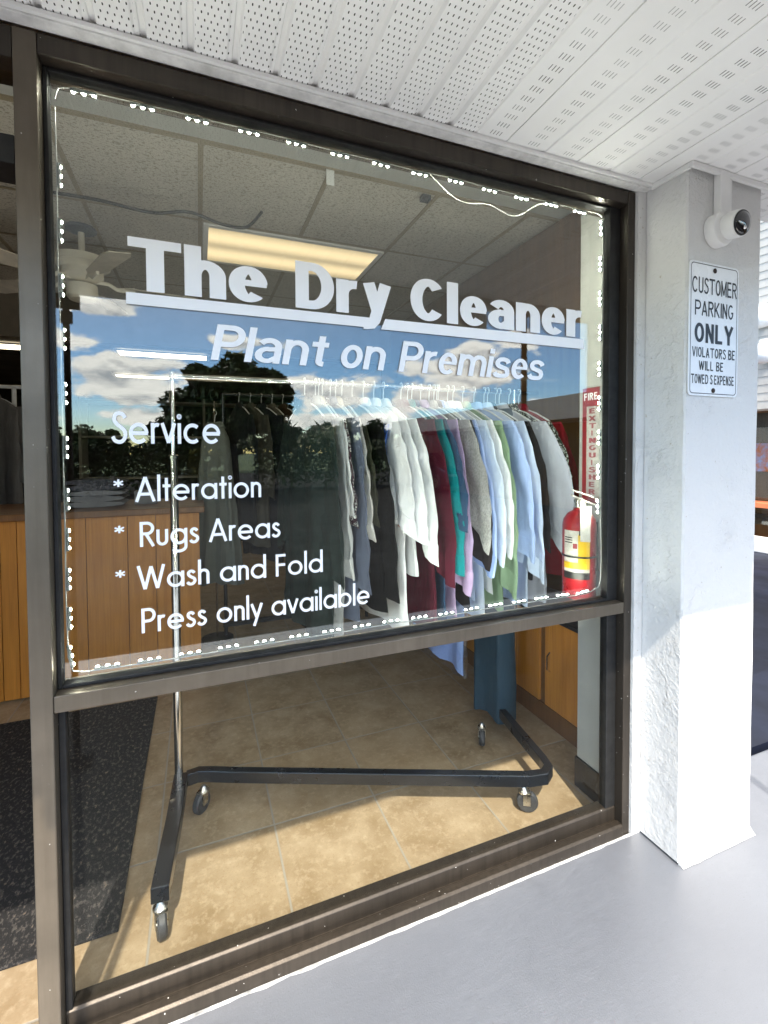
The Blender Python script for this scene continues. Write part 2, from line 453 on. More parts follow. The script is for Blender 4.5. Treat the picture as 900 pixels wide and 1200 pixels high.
def diffuser_glow(m):
    w = NT(m.node_tree); p = w.n['Principled BSDF']
    y = w.sep(w.add('ShaderNodeTexCoord').outputs['Object'])[1]
    a = w.math('ABSOLUTE', w.math('SUBTRACT', w.math('ABSOLUTE', y), .13))
    w.put(p.inputs['Emission Strength'], w.rng(a, 0.0, .17, .34, .10, True))
diffuser_glow(M['diffuser'])
M['tube_light'] = emit('lamp_tube', (1.0, .90, .70), 2.2)
M['led'] = emit('led', (.95, 1.0, .95), 205.0)
M['led_base'] = mat('led_base', (.10, .11, .11), .5, 0, .1, 30)
M['chrome'] = mat('chrome', (.75, .74, .72), .12, 1.0, .03, 20)
M['zinc'] = mat('zinc', (.60, .58, .52), .28, 1.0, .08, 60, .1, 80)
M['blk_metal'] = mat('black_enamel', (.010, .012, .016), .30, .0, .1, 12, .0, 90, coat=.3)
M['rubber'] = mat('rubber', (.05, .052, .056), .55, 0, .15, 30)
M['blk'] = mat('black_plastic', (.010, .010, .011), .35, 0, .1, 20)
M['lens'] = mat('camera_lens', (.006, .006, .008), .06, 0, .1, 20, coat=1.0)
M['wire_white'] = mat('hanger_white', (.75, .77, .78), .35, 0, .03, 20)
M['vinyl'] = mat('white_vinyl', (.90, .91, .93), .45, 0, .01, 5)
M['sign_white'] = mat('sign_white', (.82, .84, .86), .3, 0, .03, 9)
M['sign_black'] = mat('sign_black', (.012, .012, .013), .4, 0, .1, 20)
M['red'] = mat('extinguisher_red', (.30, .006, .011), .30, 0, .04, 8, coat=.5)
M['sign_red'] = mat('sign_red', (.26, .012, .02), .45, 0, .05, 9)
M['label_white'] = mat('label_white', (.46, .44, .40), .5, 0, .08, 50)
M['label_yellow'] = mat('label_yellow', (.58, .36, .015), .4, 0, .03, 20)
M['plastic_clear'] = glass_mat('clear_plastic', .06, (.93, .94, .97))
M['fan_white'] = mat('fan_cream', (.84, .79, .68), .4, 0, .05, 6)
M['fan_blade'] = mat('fan_blade', (.60, .54, .45), .5, 0, .08, 9)
M['rust'] = mat('rusty_post', (.045, .028, .020), .7, .2, .3, 20, .3, 60)
M['cable'] = mat('cable', (.012, .012, .012), .5, 0, .1, 10)
M['cord'] = mat('white_cord', (.40, .40, .38), .5, 0, .05, 10)
M['bark'] = mat('bark', (.06, .045, .032), .95, 0, .3, 12, .9, 40)
M['leaf'] = mat('leaf', (.040, .070, .020), .6, 0, .35, .9)
M['leaf2'] = mat('leaf_light', (.060, .085, .024), .6, 0, .35, .9)
M['leaf3'] = mat('leaf_yellow', (.16, .14, .02), .6, 0, .3, .9)
M['orange'] = mat('orange_paint', (.62, .17, .07), .5, 0, .05, 6)
M['siding'] = mat('siding', (.40, .39, .37), .55, 0, .05, 3)
M['pic'] = mat('poster', (.30, .09, .02), .5, 0, .0, 11, col2=(.14, .24, .40))
M['car_dark'] = mat('car_paint_dark', (.012, .014, .018), .2, .3, .05, 3, coat=1)
M['car_silver'] = mat('car_paint_silver', (.30, .31, .33), .25, .6, .05, 3, coat=1)
M['car_glass'] = mat('car_glass', (.01, .012, .014), .05, 0, .1, 3, coat=1)
M['headlight'] = mat('headlight', (.6, .62, .65), .1, .4, .1, 20, coat=1)
M['striped'] = cloth('striped_linen', (.20, .20, .21), 'stripe')

# ------------------------------------------------------------------ lettering (own stroke glyphs)
def arc(cx, cy, rx, ry, a0, a1, n=18):
    return [(cx + rx * math.cos(R(a0 + (a1 - a0) * k / n)), cy + ry * math.sin(R(a0 + (a1 - a0) * k / n))) for k in range(n + 1)]
def spline(P, n=7):
    out = []
    for i in range(len(P) - 1):
        p0 = P[max(i - 1, 0)]; p1 = P[i]; p2 = P[i + 1]; p3 = P[min(i + 2, len(P) - 1)]
        for k in range(n):
            t = k / n
            out.append(tuple(.5 * (2 * p1[d] + (p2[d] - p0[d]) * t + (2 * p0[d] - 5 * p1[d] + 4 * p2[d] - p3[d]) * t * t + (3 * p1[d] - p0[d] - 3 * p2[d] + p3[d]) * t ** 3) for d in (0, 1)))
    out.append(P[-1]); return out

def glyph(ch, hx, hy, futura):
    """stroke centre lines of a glyph, cap height 1; returns (strokes, advance width)"""
    X = .66 if futura else .735
    sb = [(.47, .80), (.40, .90), (.28, .945), (.15, .89), (.11, .74), (.19, .61), (.33, .51), (.45, .39), (.465, .23), (.38, .095), (.26, .055), (.12, .10), (.05, .22)]
    if futura:
        r = X / 2 - hy; c = hx + r
        O = arc(c, X / 2, r, r, 0, 360, 36)
        def arch(x0, top, y0=0, rr=.165):
            return arc(x0 + rr, top - hy - rr, rr, rr, 180, 0, 14) + [(x0 + 2 * rr, y0)]
        G = {
            'o': ([O], 2 * c), 'a': ([O, [(c + r, 0), (c + r, X)]], 2 * c),
            'b': ([O, [(hx, 0), (hx, 1.06)]], 2 * c), 'd': ([O, [(c + r, 0), (c + r, 1.06)]], 2 * c),
            'e': ([arc(c, X / 2, r, r, 0, 318, 32), [(hx, X / 2 - .0), (c + r + hx * .7, X / 2 - .0)]], 2 * c),
            'c': ([arc(c, X / 2, r, r, 48, 312, 28)], 2 * c - .05),
            'g': ([O, [(c + r, X)] + [(c + r, -.06)] + arc(c, -.08, r, r * .72, 0, -150, 16)], 2 * c),
            'h': ([[(hx, 0), (hx, 1.06)], [(hx, .30)] + arch(hx, X)], .33 + 2 * hx),
            'n': ([[(hx, 0), (hx, X)], [(hx, .30)] + arch(hx, X)], .33 + 2 * hx),
            'u': ([[(hx, X)] + arc(hx + .165, .165 + hy, .165, .165, 180, 360, 14) + [(hx + .33, X)]], .33 + 2 * hx),
            'r': ([[(hx, 0), (hx, X)], [(hx, .34)] + arc(hx + .15, X - hy - .15, .15, .15, 180, 62, 10)], .29),
            'i': ([[(hx, 0), (hx, X)], arc(hx, .87, .028, .028, 0, 360, 12)], 2 * hx), 'l': ([[(hx, 0), (hx, 1.06)]], 2 * hx),
            'v': ([[(.02, X), (.24, .03)], [(.24, .03), (.46, X)]], .48),
            'y': ([[(.02, X), (.245, .05)], [(.47, X), (.13, -.32)]], .49),
            't': ([[(.15, 0), (.15, .92)], [(0, X - hy), (.31, X - hy)]], .31),
            's': ([spline([(.31, .52), (.25, .59), (.17, .605), (.09, .55), (.09, .45), (.18, .36), (.29, .29), (.33, .19), (.27, .09), (.18, .055), (.09, .08), (.04, .15)])], .37),
            'S': ([spline(sb)], .50), 'A': ([[(.04, 0), (.37, .97)], [(.37, .97), (.70, 0)], [(.15, .30), (.59, .30)]], .74),
            'R': ([[(hx, 0), (hx, 1)], [(hx, 1 - hy), (.27, 1 - hy)] + arc(.27, .73, .215, 1 - hy - .73, 90, -90, 16) + [(hx, .46 + hy)], [(.25, .48), (.51, 0)]], .54),
            'P': ([[(hx, 0), (hx, 1)], [(hx, 1 - hy), (.27, 1 - hy)] + arc(.27, .71, .215, 1 - hy - .71, 90, -90, 16) + [(hx, .42 + hy)]], .53),
            'W': ([[(.03, 1), (.27, .03)], [(.27, .03), (.50, .95)], [(.50, .95), (.73, .03)], [(.73, .03), (.97, 1)]], 1.0),
            'F': ([[(hx, 0), (hx, 1)], [(hx, 1 - hy), (.44, 1 - hy)], [(hx, .52), (.42, .52)]], .46),
            '*': ([[(.20 + .18 * math.cos(R(a)), .72 + .18 * math.sin(R(a))), (.20 - .18 * math.cos(R(a)), .72 - .18 * math.sin(R(a)))] for a in (90, 30, 150)], .4)}
        return G[ch]
    w = .60 + hx * .5; rx = w / 2 - hx; cx = w / 2; ry = X / 2 - hy
    def arch(x0, x1, top):
        return [(x0, .30)] + arc((x0 + x1) / 2, top - hy - .22, (x1 - x0) / 2, .22, 180, 0, 14) + [(x1, 0)]
    s_small = spline([(w - .10, .53), (w - .17, .62), (cx, X - hy), (.17, .63), (hx + .02, .53), (.17, .43), (cx, .375), (w - .16, .32), (w - hx - .01, .20), (w - .15, .10), (cx, hy), (.13, .10), (.05, .19)])
    W = .72 + hx * .6
    G = {
        'T': ([[(0, 1 - hy), (W, 1 - hy)], [(W / 2, 0), (W / 2, 1 - hy)]], W),
        'h': ([[(hx, 0), (hx, 1)], arch(hx, w - hx, X)], w), 'n': ([[(hx, 0), (hx, X)], arch(hx, w - hx, X)], w),
        'm': ([[(hx, 0), (hx, X)], arch(hx, w * .80, X), arch(w * .80, w * 1.6 - 2 * hx + hx, X)], w * 1.6),
        'r': ([[(hx, 0), (hx, X)], [(hx, .32)] + arc(hx + .27, X - hy - .23, .27, .23, 180, 80, 10)], .30 + hx * 1.7),
        'l': ([[(hx, 0), (hx, 1)]], 2 * hx), 'i': ([[(hx, 0), (hx, X)], [(hx, .83), (hx, 1.0)]], 2 * hx),
        'e': ([('pen', (1, .88), arc(cx, X / 2, rx, ry + hy * .12, 4, 316, 32)), ('pen', (1, .68), [(hx, X / 2 + .025), (w - hx * .12, X / 2 + .025)])], w),
        'o': ([arc(cx, X / 2, rx, ry, 0, 360, 36)], w),
        'a': ([[(w - hx, 0), (w - hx, .46)] + arc(cx - .01, X - hy - .20, rx + .01, .20, 8, 150, 14),
               ('pen', (1, .85), [(w - hx, .42), (cx, .405)] + arc(cx - .02, .225 + hy * .2, rx * .98, .18 + hy * .1 - hy * .45 + .02, 95, 290, 18) + [(w - hx, .19)])], w),
        's': ([s_small], w - .02),
        't': ([[(.16 + hx, .92), (.16 + hx, .16)] + arc(.16 + hx + .13, .16, .13, .16 - hy, 180, 275, 8), [(0, X - hy), (.34 + hx * 1.3, X - hy)]], .36 + hx * 1.3),
        'D': ([[(hx, 0), (hx, 1)], [(hx, 1 - hy), (W * .42, 1 - hy)] + arc(W * .42, .5, W * .58 - hx, .5 - hy, 90, -90, 22) + [(hx, hy)]], W),
        'C': ([arc(W / 2 + .01, .5, W / 2 - hx, .5 - hy, 40, 320, 32)], W),
        'P': ([[(hx, 0), (hx, 1)], [(hx, 1 - hy), (W * .5, 1 - hy)] + arc(W * .5, .69, W * .44 - hx, .31 - hy, 90, -90, 18) + [(hx, .38 + hy)]], W * .94),
        'y': ([[(hx * 1.05, X), (w / 2 + .015, .06)], [(w - hx * 1.05, X), (w / 2 - .06, -.10), (w / 2 - .14, -.205), (w / 2 - .24, -.225), (0.02, -.225)]], w)}
    if ch in G: return G[ch]
    C = {  # monoline capitals for the signs
        'U': [[(hx, 1), (hx, .25)] + arc(.31, .25, .31 - hx, .25 - hy, 180, 360, 14) + [(.62 - hx, 1)]],
        'S': [spline([(x * 1.16, y) for x, y in sb])], 'O': [arc(.34, .5, .34 - hx, .5 - hy, 0, 360, 30)],
        'M': [[(hx, 0), (hx, 1)], [(hx, .97), (.38, .1)], [(.38, .1), (.76 - hx, .97)], [(.76 - hx, 1), (.76 - hx, 0)]],
        'E': [[(hx, 0), (hx, 1)], [(hx, 1 - hy), (.54, 1 - hy)], [(hx, .52), (.50, .52)], [(hx, hy), (.55, hy)]],
        'F': [[(hx, 0), (hx, 1)], [(hx, 1 - hy), (.54, 1 - hy)], [(hx, .52), (.50, .52)]],
        'R': [[(hx, 0), (hx, 1)], [(hx, 1 - hy), (.34, 1 - hy)] + arc(.34, .73, .28 - hx, .27 - hy, 90, -90, 14) + [(hx, .46 + hy)], [(.33, .47), (.58, 0)]],
        'A': [[(.04, 0), (.32, .97)], [(.32, .97), (.60, 0)], [(.14, .30), (.50, .30)]],
        'K': [[(hx, 0), (hx, 1)], [(hx, .36), (.56, 1)], [(.22, .52), (.60, 0)]], 'I': [[(hx, 0), (hx, 1)]],
        'N': [[(hx, 0), (hx, 1)], [(hx, .97), (.60 - hx, .03)], [(.60 - hx, 0), (.60 - hx, 1)]],
        'G': [arc(.34, .5, .34 - hx, .5 - hy, 48, 335, 26) + [(.66 - hx, .44), (.40, .44)]],
        'L': [[(hx, 0), (hx, 1)], [(hx, hy), (.52, hy)]], 'Y': [[(.03, 1), (.30, .45)], [(.57, 1), (.30, .45)], [(.30, .47), (.30, 0)]],
        'V': [[(.03, 1), (.30, .03)], [(.30, .03), (.57, 1)]], 'X': [[(.04, 0), (.54, 1)], [(.04, 1), (.54, 0)]],
        'H': [[(hx, 0), (hx, 1)], [(.60 - hx, 0), (.60 - hx, 1)], [(hx, .52), (.60 - hx, .52)]],
        'W': [[(.03, 1), (.24, .03)], [(.24, .03), (.45, .95)], [(.45, .95), (.66, .03)], [(.66, .03), (.87, 1)]],
        'B': [[(hx, 0), (hx, 1)], [(hx, 1 - hy), (.34, 1 - hy)] + arc(.34, .75, .25 - hx, .25 - hy, 90, -90, 12) + [(hx, .50)], [(.34, .50)] + arc(.34, .265, .28 - hx, .265 - hy, 90, -90, 12) + [(hx, hy)]]}
    s = C[ch]
    return s, max(p[0] for st in s for p in st) + hx

def text_mesh(name, body, x0, x1, zb, cap, y, mtl, parent, weight=(.06, .06), futura=False, shear=0., gap=.10, space=.30, axes=None, bar=None, thick=.0006):
    """flat cut lettering between x0 and x1 on base line zb, in the plane y (facing -y) or in the plane given by axes"""
    hx, hy = weight; pen = []; x = 0.
    for ch in body:
        if ch == ' ': x += space; continue
        st, adv = glyph(ch, hx, hy, futura)
        for s in st: pen.append(('pen', s[1], [(px + x, py) for px, py in s[2]]) if isinstance(s[0], str) else [(px + x, py) for px, py in s])
        x += adv + gap
    total = x - gap; sx = (x1 - x0) / total if x1 is not None else cap
    mb = MB(); k = 0
    for s in pen:
        fx, fy = 1.0, 1.0
        if isinstance(s[0], str): fx, fy = s[1]; s = s[2]
        P = [Vector(p) for p in s]; P = [p for q, p in enumerate(P) if q == 0 or (p - P[q - 1]).length > 1e-4]; L = []; Rr = []
        closed = len(P) > 4 and (P[0] - P[-1]).length < 1e-4
        for i, p in enumerate(P):
            a = (P[i] - P[i - 1]).normalized() if i else ((P[0] - P[-2]).normalized() if closed else (P[1] - P[0]).normalized())
            b = (P[i + 1] - P[i]).normalized() if i < len(P) - 1 else ((P[1] - P[0]).normalized() if closed else a)
            t = (a + b); t = t.normalized() if t.length > 1e-6 else a
            n = Vector((-t.y, t.x)); q = 1 / max(.5, t.dot(a))
            o = Vector((n.x * hx * fx, n.y * hy * fy)) * q
            L.append(p + o); Rr.append(p - o)
        vs = []
        dy = thick + .00012 * (k % 7); k += 1
        for pts in (L, Rr):
            for p in pts:
                xx = x0 + (p.x) * sx + shear * p.y * cap; zz = zb + p.y * cap
                vs.append((xx, y - dy, zz) if axes is None else tuple(Vector(axes[0]) + Vector(axes[1]) * xx + Vector(axes[2]) * zz + Vector(axes[3]) * dy))
        n = len(L)
        mb.add(vs, [(i, i + 1, n + i + 1, n + i) for i in range(n - 1)])
    for bx in (bar or []):
        mb.add([(px, y - .0018, pz) for px, pz in bx], [tuple(range(len(bx)))])
    me = bpy.data.meshes.new(name); me.from_pydata(mb.v, [], mb.f); me.materials.append(mtl)
    o = bpy.data.objects.new(name, me); COL.objects.link(o)
    if parent: o.parent = parent
    return o

# ------------------------------------------------------------------ ground
def struct(name, mb, m, **k): return tag(mb.build(name, m, **k), kind='structure')
g = MB(); g.add([(-400, -500, -.16), (400, -500, -.16), (400, 300, -.16), (-400, 300, -.16)], [(0, 1, 2, 3)]); struct('ground', g, M['grass'])
g = MB(); g.add([(-60, -34, -.13), (60, -34, -.13), (60, 20, -.13), (-60, 20, -.13)], [(0, 1, 2, 3)]); struct('parking_lot', g, M['asphalt'])
g = MB().box(-14, 7.7, -1.15, 1.395, -.15, 0); struct('sidewalk', g, M['walk'], bevel=.012)
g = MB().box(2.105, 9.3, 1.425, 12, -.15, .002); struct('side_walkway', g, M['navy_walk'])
g = MB().box(-4.2, 2.08, 1.40, 9.6, -.15, .001); struct('interior_floor', g, M['tile'])

# ------------------------------------------------------------------ the shop building
YF, YG = 1.272, 1.322
bld = thing('shop_building', 'white stucco shop building with a canopy over the walkway', 'building', (0, 3, 0))
def bpart(name, mb, m, **k):
    o = mb.build(name, m, None, **k); attach(o, bld); return o
bpart('stucco_strip', MB().box(1.493, 1.560, 1.262, 1.40, 0, 2.43), M['stucco'])
bpart('front_wall', MB().box(1.562, 2.10, 1.27, 1.40, 0, 2.43), M['stucco'])
bpart('header_wall', MB().box(-5, 2.10, 1.27, 1.42, 2.432, 3.5), M['stucco'])
bpart('door_side_wall', MB().box(-5, -1.36, 1.27, 1.40, 0, 2.40), M['stucco'])
bpart('end_wall', MB().box(2.052, 2.10, 1.402, 9.6, 0, 3.5), M['stucco'])
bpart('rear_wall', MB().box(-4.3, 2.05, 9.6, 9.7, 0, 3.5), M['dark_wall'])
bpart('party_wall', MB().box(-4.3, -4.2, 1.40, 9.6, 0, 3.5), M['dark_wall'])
bpart('roof', MB().box(-5, 2.4, 1.42, 9.8, 3.5, 3.6), M['asphalt'])
bpart('wood_panelling', MB().box(2.02, 2.05, 1.56, 5.2, .58, 2.82), M['wood_wall'])
# interior pilaster beside the glass
bpart('pilaster', MB().box(1.500, 1.62, 1.402, 1.545, .13, 2.83), M['drywall'], bevel=.004)
bpart('pilaster_base', MB().box(1.494, 1.625, 1.402, 1.550, 0, .128), M['blk'])
bpart('pilaster_return', MB().box(1.625, 2.05, 1.402, 1.50, 0, 2.83), M['wood_wall'])
# canopy
def sheet(profile, y0, y1):
    mb = MB(); n = len(profile)
    mb.add([(x, y0, z) for x, z in profile] + [(x, y1, z) for x, z in profile], [(i, i + 1, n + i + 1, n + i) for i in range(n - 1)]); return mb
prof = []; x = -3.127
ZS = 2.402
while x < .75:
    prof += [(x, ZS + .006), (x + .003, ZS + .012), (x + .013, ZS + .012), (x + .017, ZS), (x + .088, ZS), (x + .0925, ZS + .004)]
    x += .1005
bpart('perforated_soffit', sheet(prof, .13, 1.262), M['soffit_perf'])
xe = x; prof = [(xe - .009, ZS + .0045), (xe - .004, ZS + .003), (xe - .002, ZS)]; x = .757; k = 0
while x < 4.6:
    if x > xe + .01:
        if k % 2: prof += [(x - .0022, ZS), (x - .0018, ZS + .006), (x + .0002, ZS + .006), (x + .0012, ZS - .001)]
        else: prof += [(x - .010, ZS), (x - .006, ZS + .004), (x + .006, ZS + .004), (x + .010, ZS)]
    x += .1395; k += 1
bpart('slotted_soffit', sheet(prof, .13, 1.262), M['soffit_slot'])
bpart('canopy_roof', MB().box(-5, 4.7, .122, 1.268, 2.44, 3.2), M['white'])
bpart('fascia', MB().box(-5, 1.69, .10, .128, 2.175, 3.25), M['white'])
bpart('fascia', MB().box(1.692, 4.7, .10, .128, 2.33, 3.25), M['white'])
tr = MB().box(-3, 1.53, 1.236, 1.270, 2.386, 2.4005); bpart('soffit_trim', tr, M['white_dirty'], bevel=.002)
tr = MB().box(-3, 1.53, 1.226, 1.2355, 2.390, 2.4005); bpart('trim_lip', tr, M['white'], bevel=.001)

# column in front of the wall
col = thing('column', 'square white stucco column beside the window, carrying a parking sign', 'column', (1.73, 1.19, 0))
def cpart(name, mb, m, par=col, **k):
    o = mb.build(name, m, None, **k); attach(o, par); return o
rnd = random.Random(4)
cm = MB(); rr = []
for j in range(40):
    z = .009 + (2.398 - .009) * j / 39
    def jt(s, a=.0018): return a * noise.noise(Vector((z * 7, s * 9.1, s)))
    x0, x1, y0, y1 = 1.534 + jt(1), 1.922 + jt(2), 1.105 + jt(3), 1.2605
    if j == 0: x0 -= .001; y0 -= .002
    pts = []
    c = .006
    for px, py in ((x0 + c, y0), (x1 - c, y0), (x1, y0 + c), (x1, y1), (x0, y1), (x0, y0 + c)):
        pts.append((px + jt(px * 31, .0012), py + jt(py * 17, .0012), z))
    rr.append(pts)
cm.rings(rr); cpart('shaft', cm, M['stucco'])
fm = MB(); rr = []
for j in range(26):
    x = 1.535 + .39 * j / 25; w_ = .020 + .004 * noise.noise(Vector((x * 22, 3, 1)))
    rr.append([(x, 1.108, .001), (x, 1.108, .020 + .002 * noise.noise(Vector((x * 30, 1, 9)))), (x, 1.108 - w_ * .5, .008), (x, 1.108 - w_, .0015)])
fm.rings(rr); cpart('base_fillet', fm, M['stucco'])
cpart('top_moulding', MB().box(1.522, 1.533, 1.092, 1.235, 2.382, 2.4005), M['white'], bevel=.002)
cpart('top_moulding', MB().box(1.522, 1.934, 1.080, 1.0915, 2.382, 2.4005), M['white'], bevel=.002)

# ------------------------------------------------------------------ the shop window
win = thing('storefront_window', 'bronze framed shop window lettered in white for a dry cleaner', 'window', (.56, YG, 0))
def wpart(name, mb, m, par=None, **k):
    o = mb.build(name, m, None, **k); attach(o, par or win); return o
B = M['bronze']
wpart('mullion', MB().box(-.366, -.321, YF, 1.375, 0, 2.384), M['bronze_pale'], bevel=.0025)
wpart('jamb', MB().box(1.457, 1.492, YF, 1.385, 0, 2.384), B, bevel=.0025)
wpart('head', MB().box(-.3205, 1.4565, YF + .001, 1.385, 2.338, 2.384), B, bevel=.0025)
wpart('middle_rail', MB().box(-.3205, 1.4565, YF + .002, 1.372, .846, .886), M['bronze_pale'], bevel=.002)
sill = MB()
prof = [(YF - .004, 0), (YF - .004, .040), (YF + .004, .046), (1.296, .046), (1.296, .040), (1.306, .040), (1.306, .088), (1.312, .094), (1.350, .094), (1.352, .0)]
sill.rings([[(x, y, z) for y, z in prof] for x in (-.3205, 1.4565)]); wpart('sill', sill, B, bevel=.0015)
def stop(name, x0, x1, z0, z1): return wpart(name, MB().box(x0, x1, 1.306, 1.338, z0, z1), M['gasket'], bevel=.002)
stop('glazing_stop', -.3205, -.311, .887, 2.3375); stop('glazing_stop', 1.408, 1.4565, .887, 2.3375)
stop('glazing_stop', -.3105, 1.4075, 2.328, 2.3375); stop('glazing_stop', -.3105, 1.4075, .887, .896)
stop('glazing_stop', -.3205, -.306, .0945, .8455); stop('glazing_stop', 1.410, 1.4565, .0945, .8455)
up = wpart('upper_pane', MB().box(-.316, 1.413, 1.3195, 1.3245, .892, 2.334), M['glass_up'])
lo = wpart('lower_pane', MB().box(-.310, 1.414, 1.3195, 1.3245, .095, .8455), M['glass_low'])
YT = 1.3185
def lettering(label, body, x0, x1, zb, cap, **k):
    o = text_mesh('lettering', body, x0, x1, zb, cap, YT, M['vinyl'], None, **k)
    attach(o, up); o['label'] = label; return o
H = dict(weight=(.135, .092), gap=.045)
lettering('heavy white word The with underline', 'The', -.155, .182, 1.853, .130, **H)
lettering('heavy white word Dry over the underline', 'Dry', .258, .548, 1.853, .130,
          bar=[[(-.160, 1.846), (-.161, 1.817), (.470, 1.817), (.497, 1.822), (.512, 1.846)]], **H)
lettering('heavy white word Cleaner over its own underline', 'Cleaner', .609, 1.298, 1.855, .130,
          bar=[[(.527, 1.847), (.513, 1.815), (1.298, 1.815), (1.298, 1.850)]], **H)
I = dict(weight=(.090, .074), gap=.065, shear=.20)
lettering('white slanted word Plant', 'Plant', .033, .343, 1.693, .094, **I)
lettering('white slanted word on', 'on', .382, .520, 1.693, .094, **I)
lettering('white slanted word Premises', 'Premises', .569, 1.112, 1.693, .094, **I)
Fu = dict(weight=(.062, .060), futura=True, gap=.085, space=.34)
lettering('white word Service heading the list', 'Service', -.199, .054, 1.472, .080, **Fu)
Fl = dict(weight=(.060, .058), futura=True, gap=.085, space=.34)
lettering('white words Alteration', 'Alteration', -.149, .158, 1.326, .064, **Fl)
lettering('white words Rugs Areas', 'Rugs Areas', -.141, .208, 1.212, .063, **Fl)
lettering('white words Wash and Fold', 'Wash and Fold', -.148, .329, 1.102, .062, **Fl)
lettering('white words Press only available', 'Press only available', -.141, .472, .992, .063, **Fl)
for z in (1.337, 1.222, 1.111):
    lettering('white asterisk at the head of a list line', '*', -.199, -.173, z, .052, weight=(.036, .036), futura=True)

# caulk line on the walk under the sill
cm = MB(); rr = []
for j in range(60):
    x = -.4 + 1.9 * j / 59; w_ = .003 + .005 * noise.noise(Vector((x * 17, 2, 5)))
    rr.append([(x, YF - .003, .0005), (x, YF - .003, .004), (x, YF - .006 - w_, .0025), (x, YF - .008 - w_, .0005)])
cm.rings(rr); tag(cm.build('caulk_bead', M['caulk']), 'ragged white bead of caulk on the walk under the window sill', 'caulk')

# ------------------------------------------------------------------ door frame at the left edge
dr = thing('door_frame', 'bronze door frame left of the window with a pale transom, door standing open', 'door frame', (-.85, 1.3, 0))
def dpart(name, mb, m, **k):
    o = mb.build(name, m, None, **k); attach(o, dr); return o
dpart('head', MB().box(-1.36, -.367, YF + .002, 1.375, 2.315, 2.384), B, bevel=.002)
dpart('transom_bar', MB().box(-1.36, -.367, YF + .004, 1.375, 2.088, 2.150), M['gasket'], bevel=.002)
dpart('jamb', MB().box(-1.36, -1.31, YF, 1.375, 0, 2.3145), B, bevel=.002)
dpart('transom_pane', MB().box(-1.309, -.368, 1.322, 1.327, 2.151, 2.3145), M['glass_low'])
dpart('threshold', MB().box(-1.309, -.368, YF, 1.375, 0, .012), B, bevel=.002)

# canopy posts
for px_, lab in ((-.550, 'rust dark steel canopy post left of the window, a collar near its top'), (1.985, 'dark steel canopy post standing in front of the column')):
    t = thing('canopy_post', lab, 'post', (px_, .118, 0), 'posts under the canopy edge')
    r_ = .014 if px_ < 0 else .020
    MB().lathe([(r_, 0), (r_, 2.19 if px_ < 0 else 2.34)], n=14).build('pole', M['rust'], t, smooth=True)
    if px_ < 0: MB().lathe([(r_ + .012, 0), (r_ + .012, .05)], (0, 0, 2.04), n=14).build('collar', M['rust'], t, smooth=True)
    if px_ < 0: MB().box(-.05, .05, -.03, .0, 2.11, 2.174).build('bracket', M['rust'], t)
    MB().box(-.06, .06, -.05, .05, 0, .01).build('base_plate', M['rust'], t)

# ------------------------------------------------------------------ parking sign
sg = thing('parking_sign', 'white metal sign with black words CUSTOMER PARKING ONLY on the column', 'sign', (1.663, 1.1, 1.86))
def spart(o): attach(o, sg); return o
def rrect(x0, x1, z0, z1, r, y0, y1):
    P = []
    for cx, cz, a in ((x1 - r, z1 - r, 0), (x0 + r, z1 - r, 90), (x0 + r, z0 + r, 180), (x1 - r, z0 + r, 270)):
        P += [(cx + r * math.cos(R(a + k * 15)), cz + r * math.sin(R(a + k * 15))) for k in range(7)]
    return P
P = rrect(1.538, 1.791, 1.635, 2.089, .018, 0, 0)
def bend(x, z): return .0025 + .006 * max(0, (2.089 - z) < .03) * 0 + .004 * math.exp(-((x - 1.56) / .03) ** 2 - ((z - 2.08) / .03) ** 2)
spart(MB().rings([[(x, 1.1015, z) for x, z in P], [(x, 1.0985, z) for x, z in P]]).build('plate', M['sign_white']))
Pi = rrect(1.545, 1.784, 1.642, 2.082, .013, 0, 0); Po = rrect(1.5475, 1.7815, 1.6445, 2.0795, .0115, 0, 0)
bd = MB(); n = len(Pi); bd.add([(x, 1.0981, z) for x, z in Pi] + [(x, 1.0981, z) for x, z in Po], [(i, (i + 1) % n, n + (i + 1) % n, n + i) for i in range(n)])
spart(bd.build('border', M['sign_black']))
for body, x0, x1, zb, cap, wt, gp in (('CUSTOMER', 1.551, 1.780, 1.982, .054, (.066, .062), .10), ('PARKING', 1.566, 1.763, 1.907, .051, (.066, .062), .10),
                             ('ONLY', 1.566, 1.766, 1.816, .066, (.095, .085), .10), ('VIOLATORS BE', 1.556, 1.776, 1.766, .034, (.075, .07), .13),
                             ('WILL BE', 1.590, 1.715, 1.722, .032, (.075, .07), .13), ('TOWED S EXPENSE', 1.551, 1.772, 1.676, .032, (.075, .07), .12)):
    spart(text_mesh('lettering', body, x0, x1, zb, cap, 1.0985, M['sign_black'], None, weight=wt, gap=gp, space=.34))
for z in (2.065, 1.655):
    spart(MB().lathe([(.0085, 0), (.0085, .002), (.004, .004)], (1.663, 1.098, z), (0, -1, 0), 12).build('bolt', M['rust'], smooth=True))

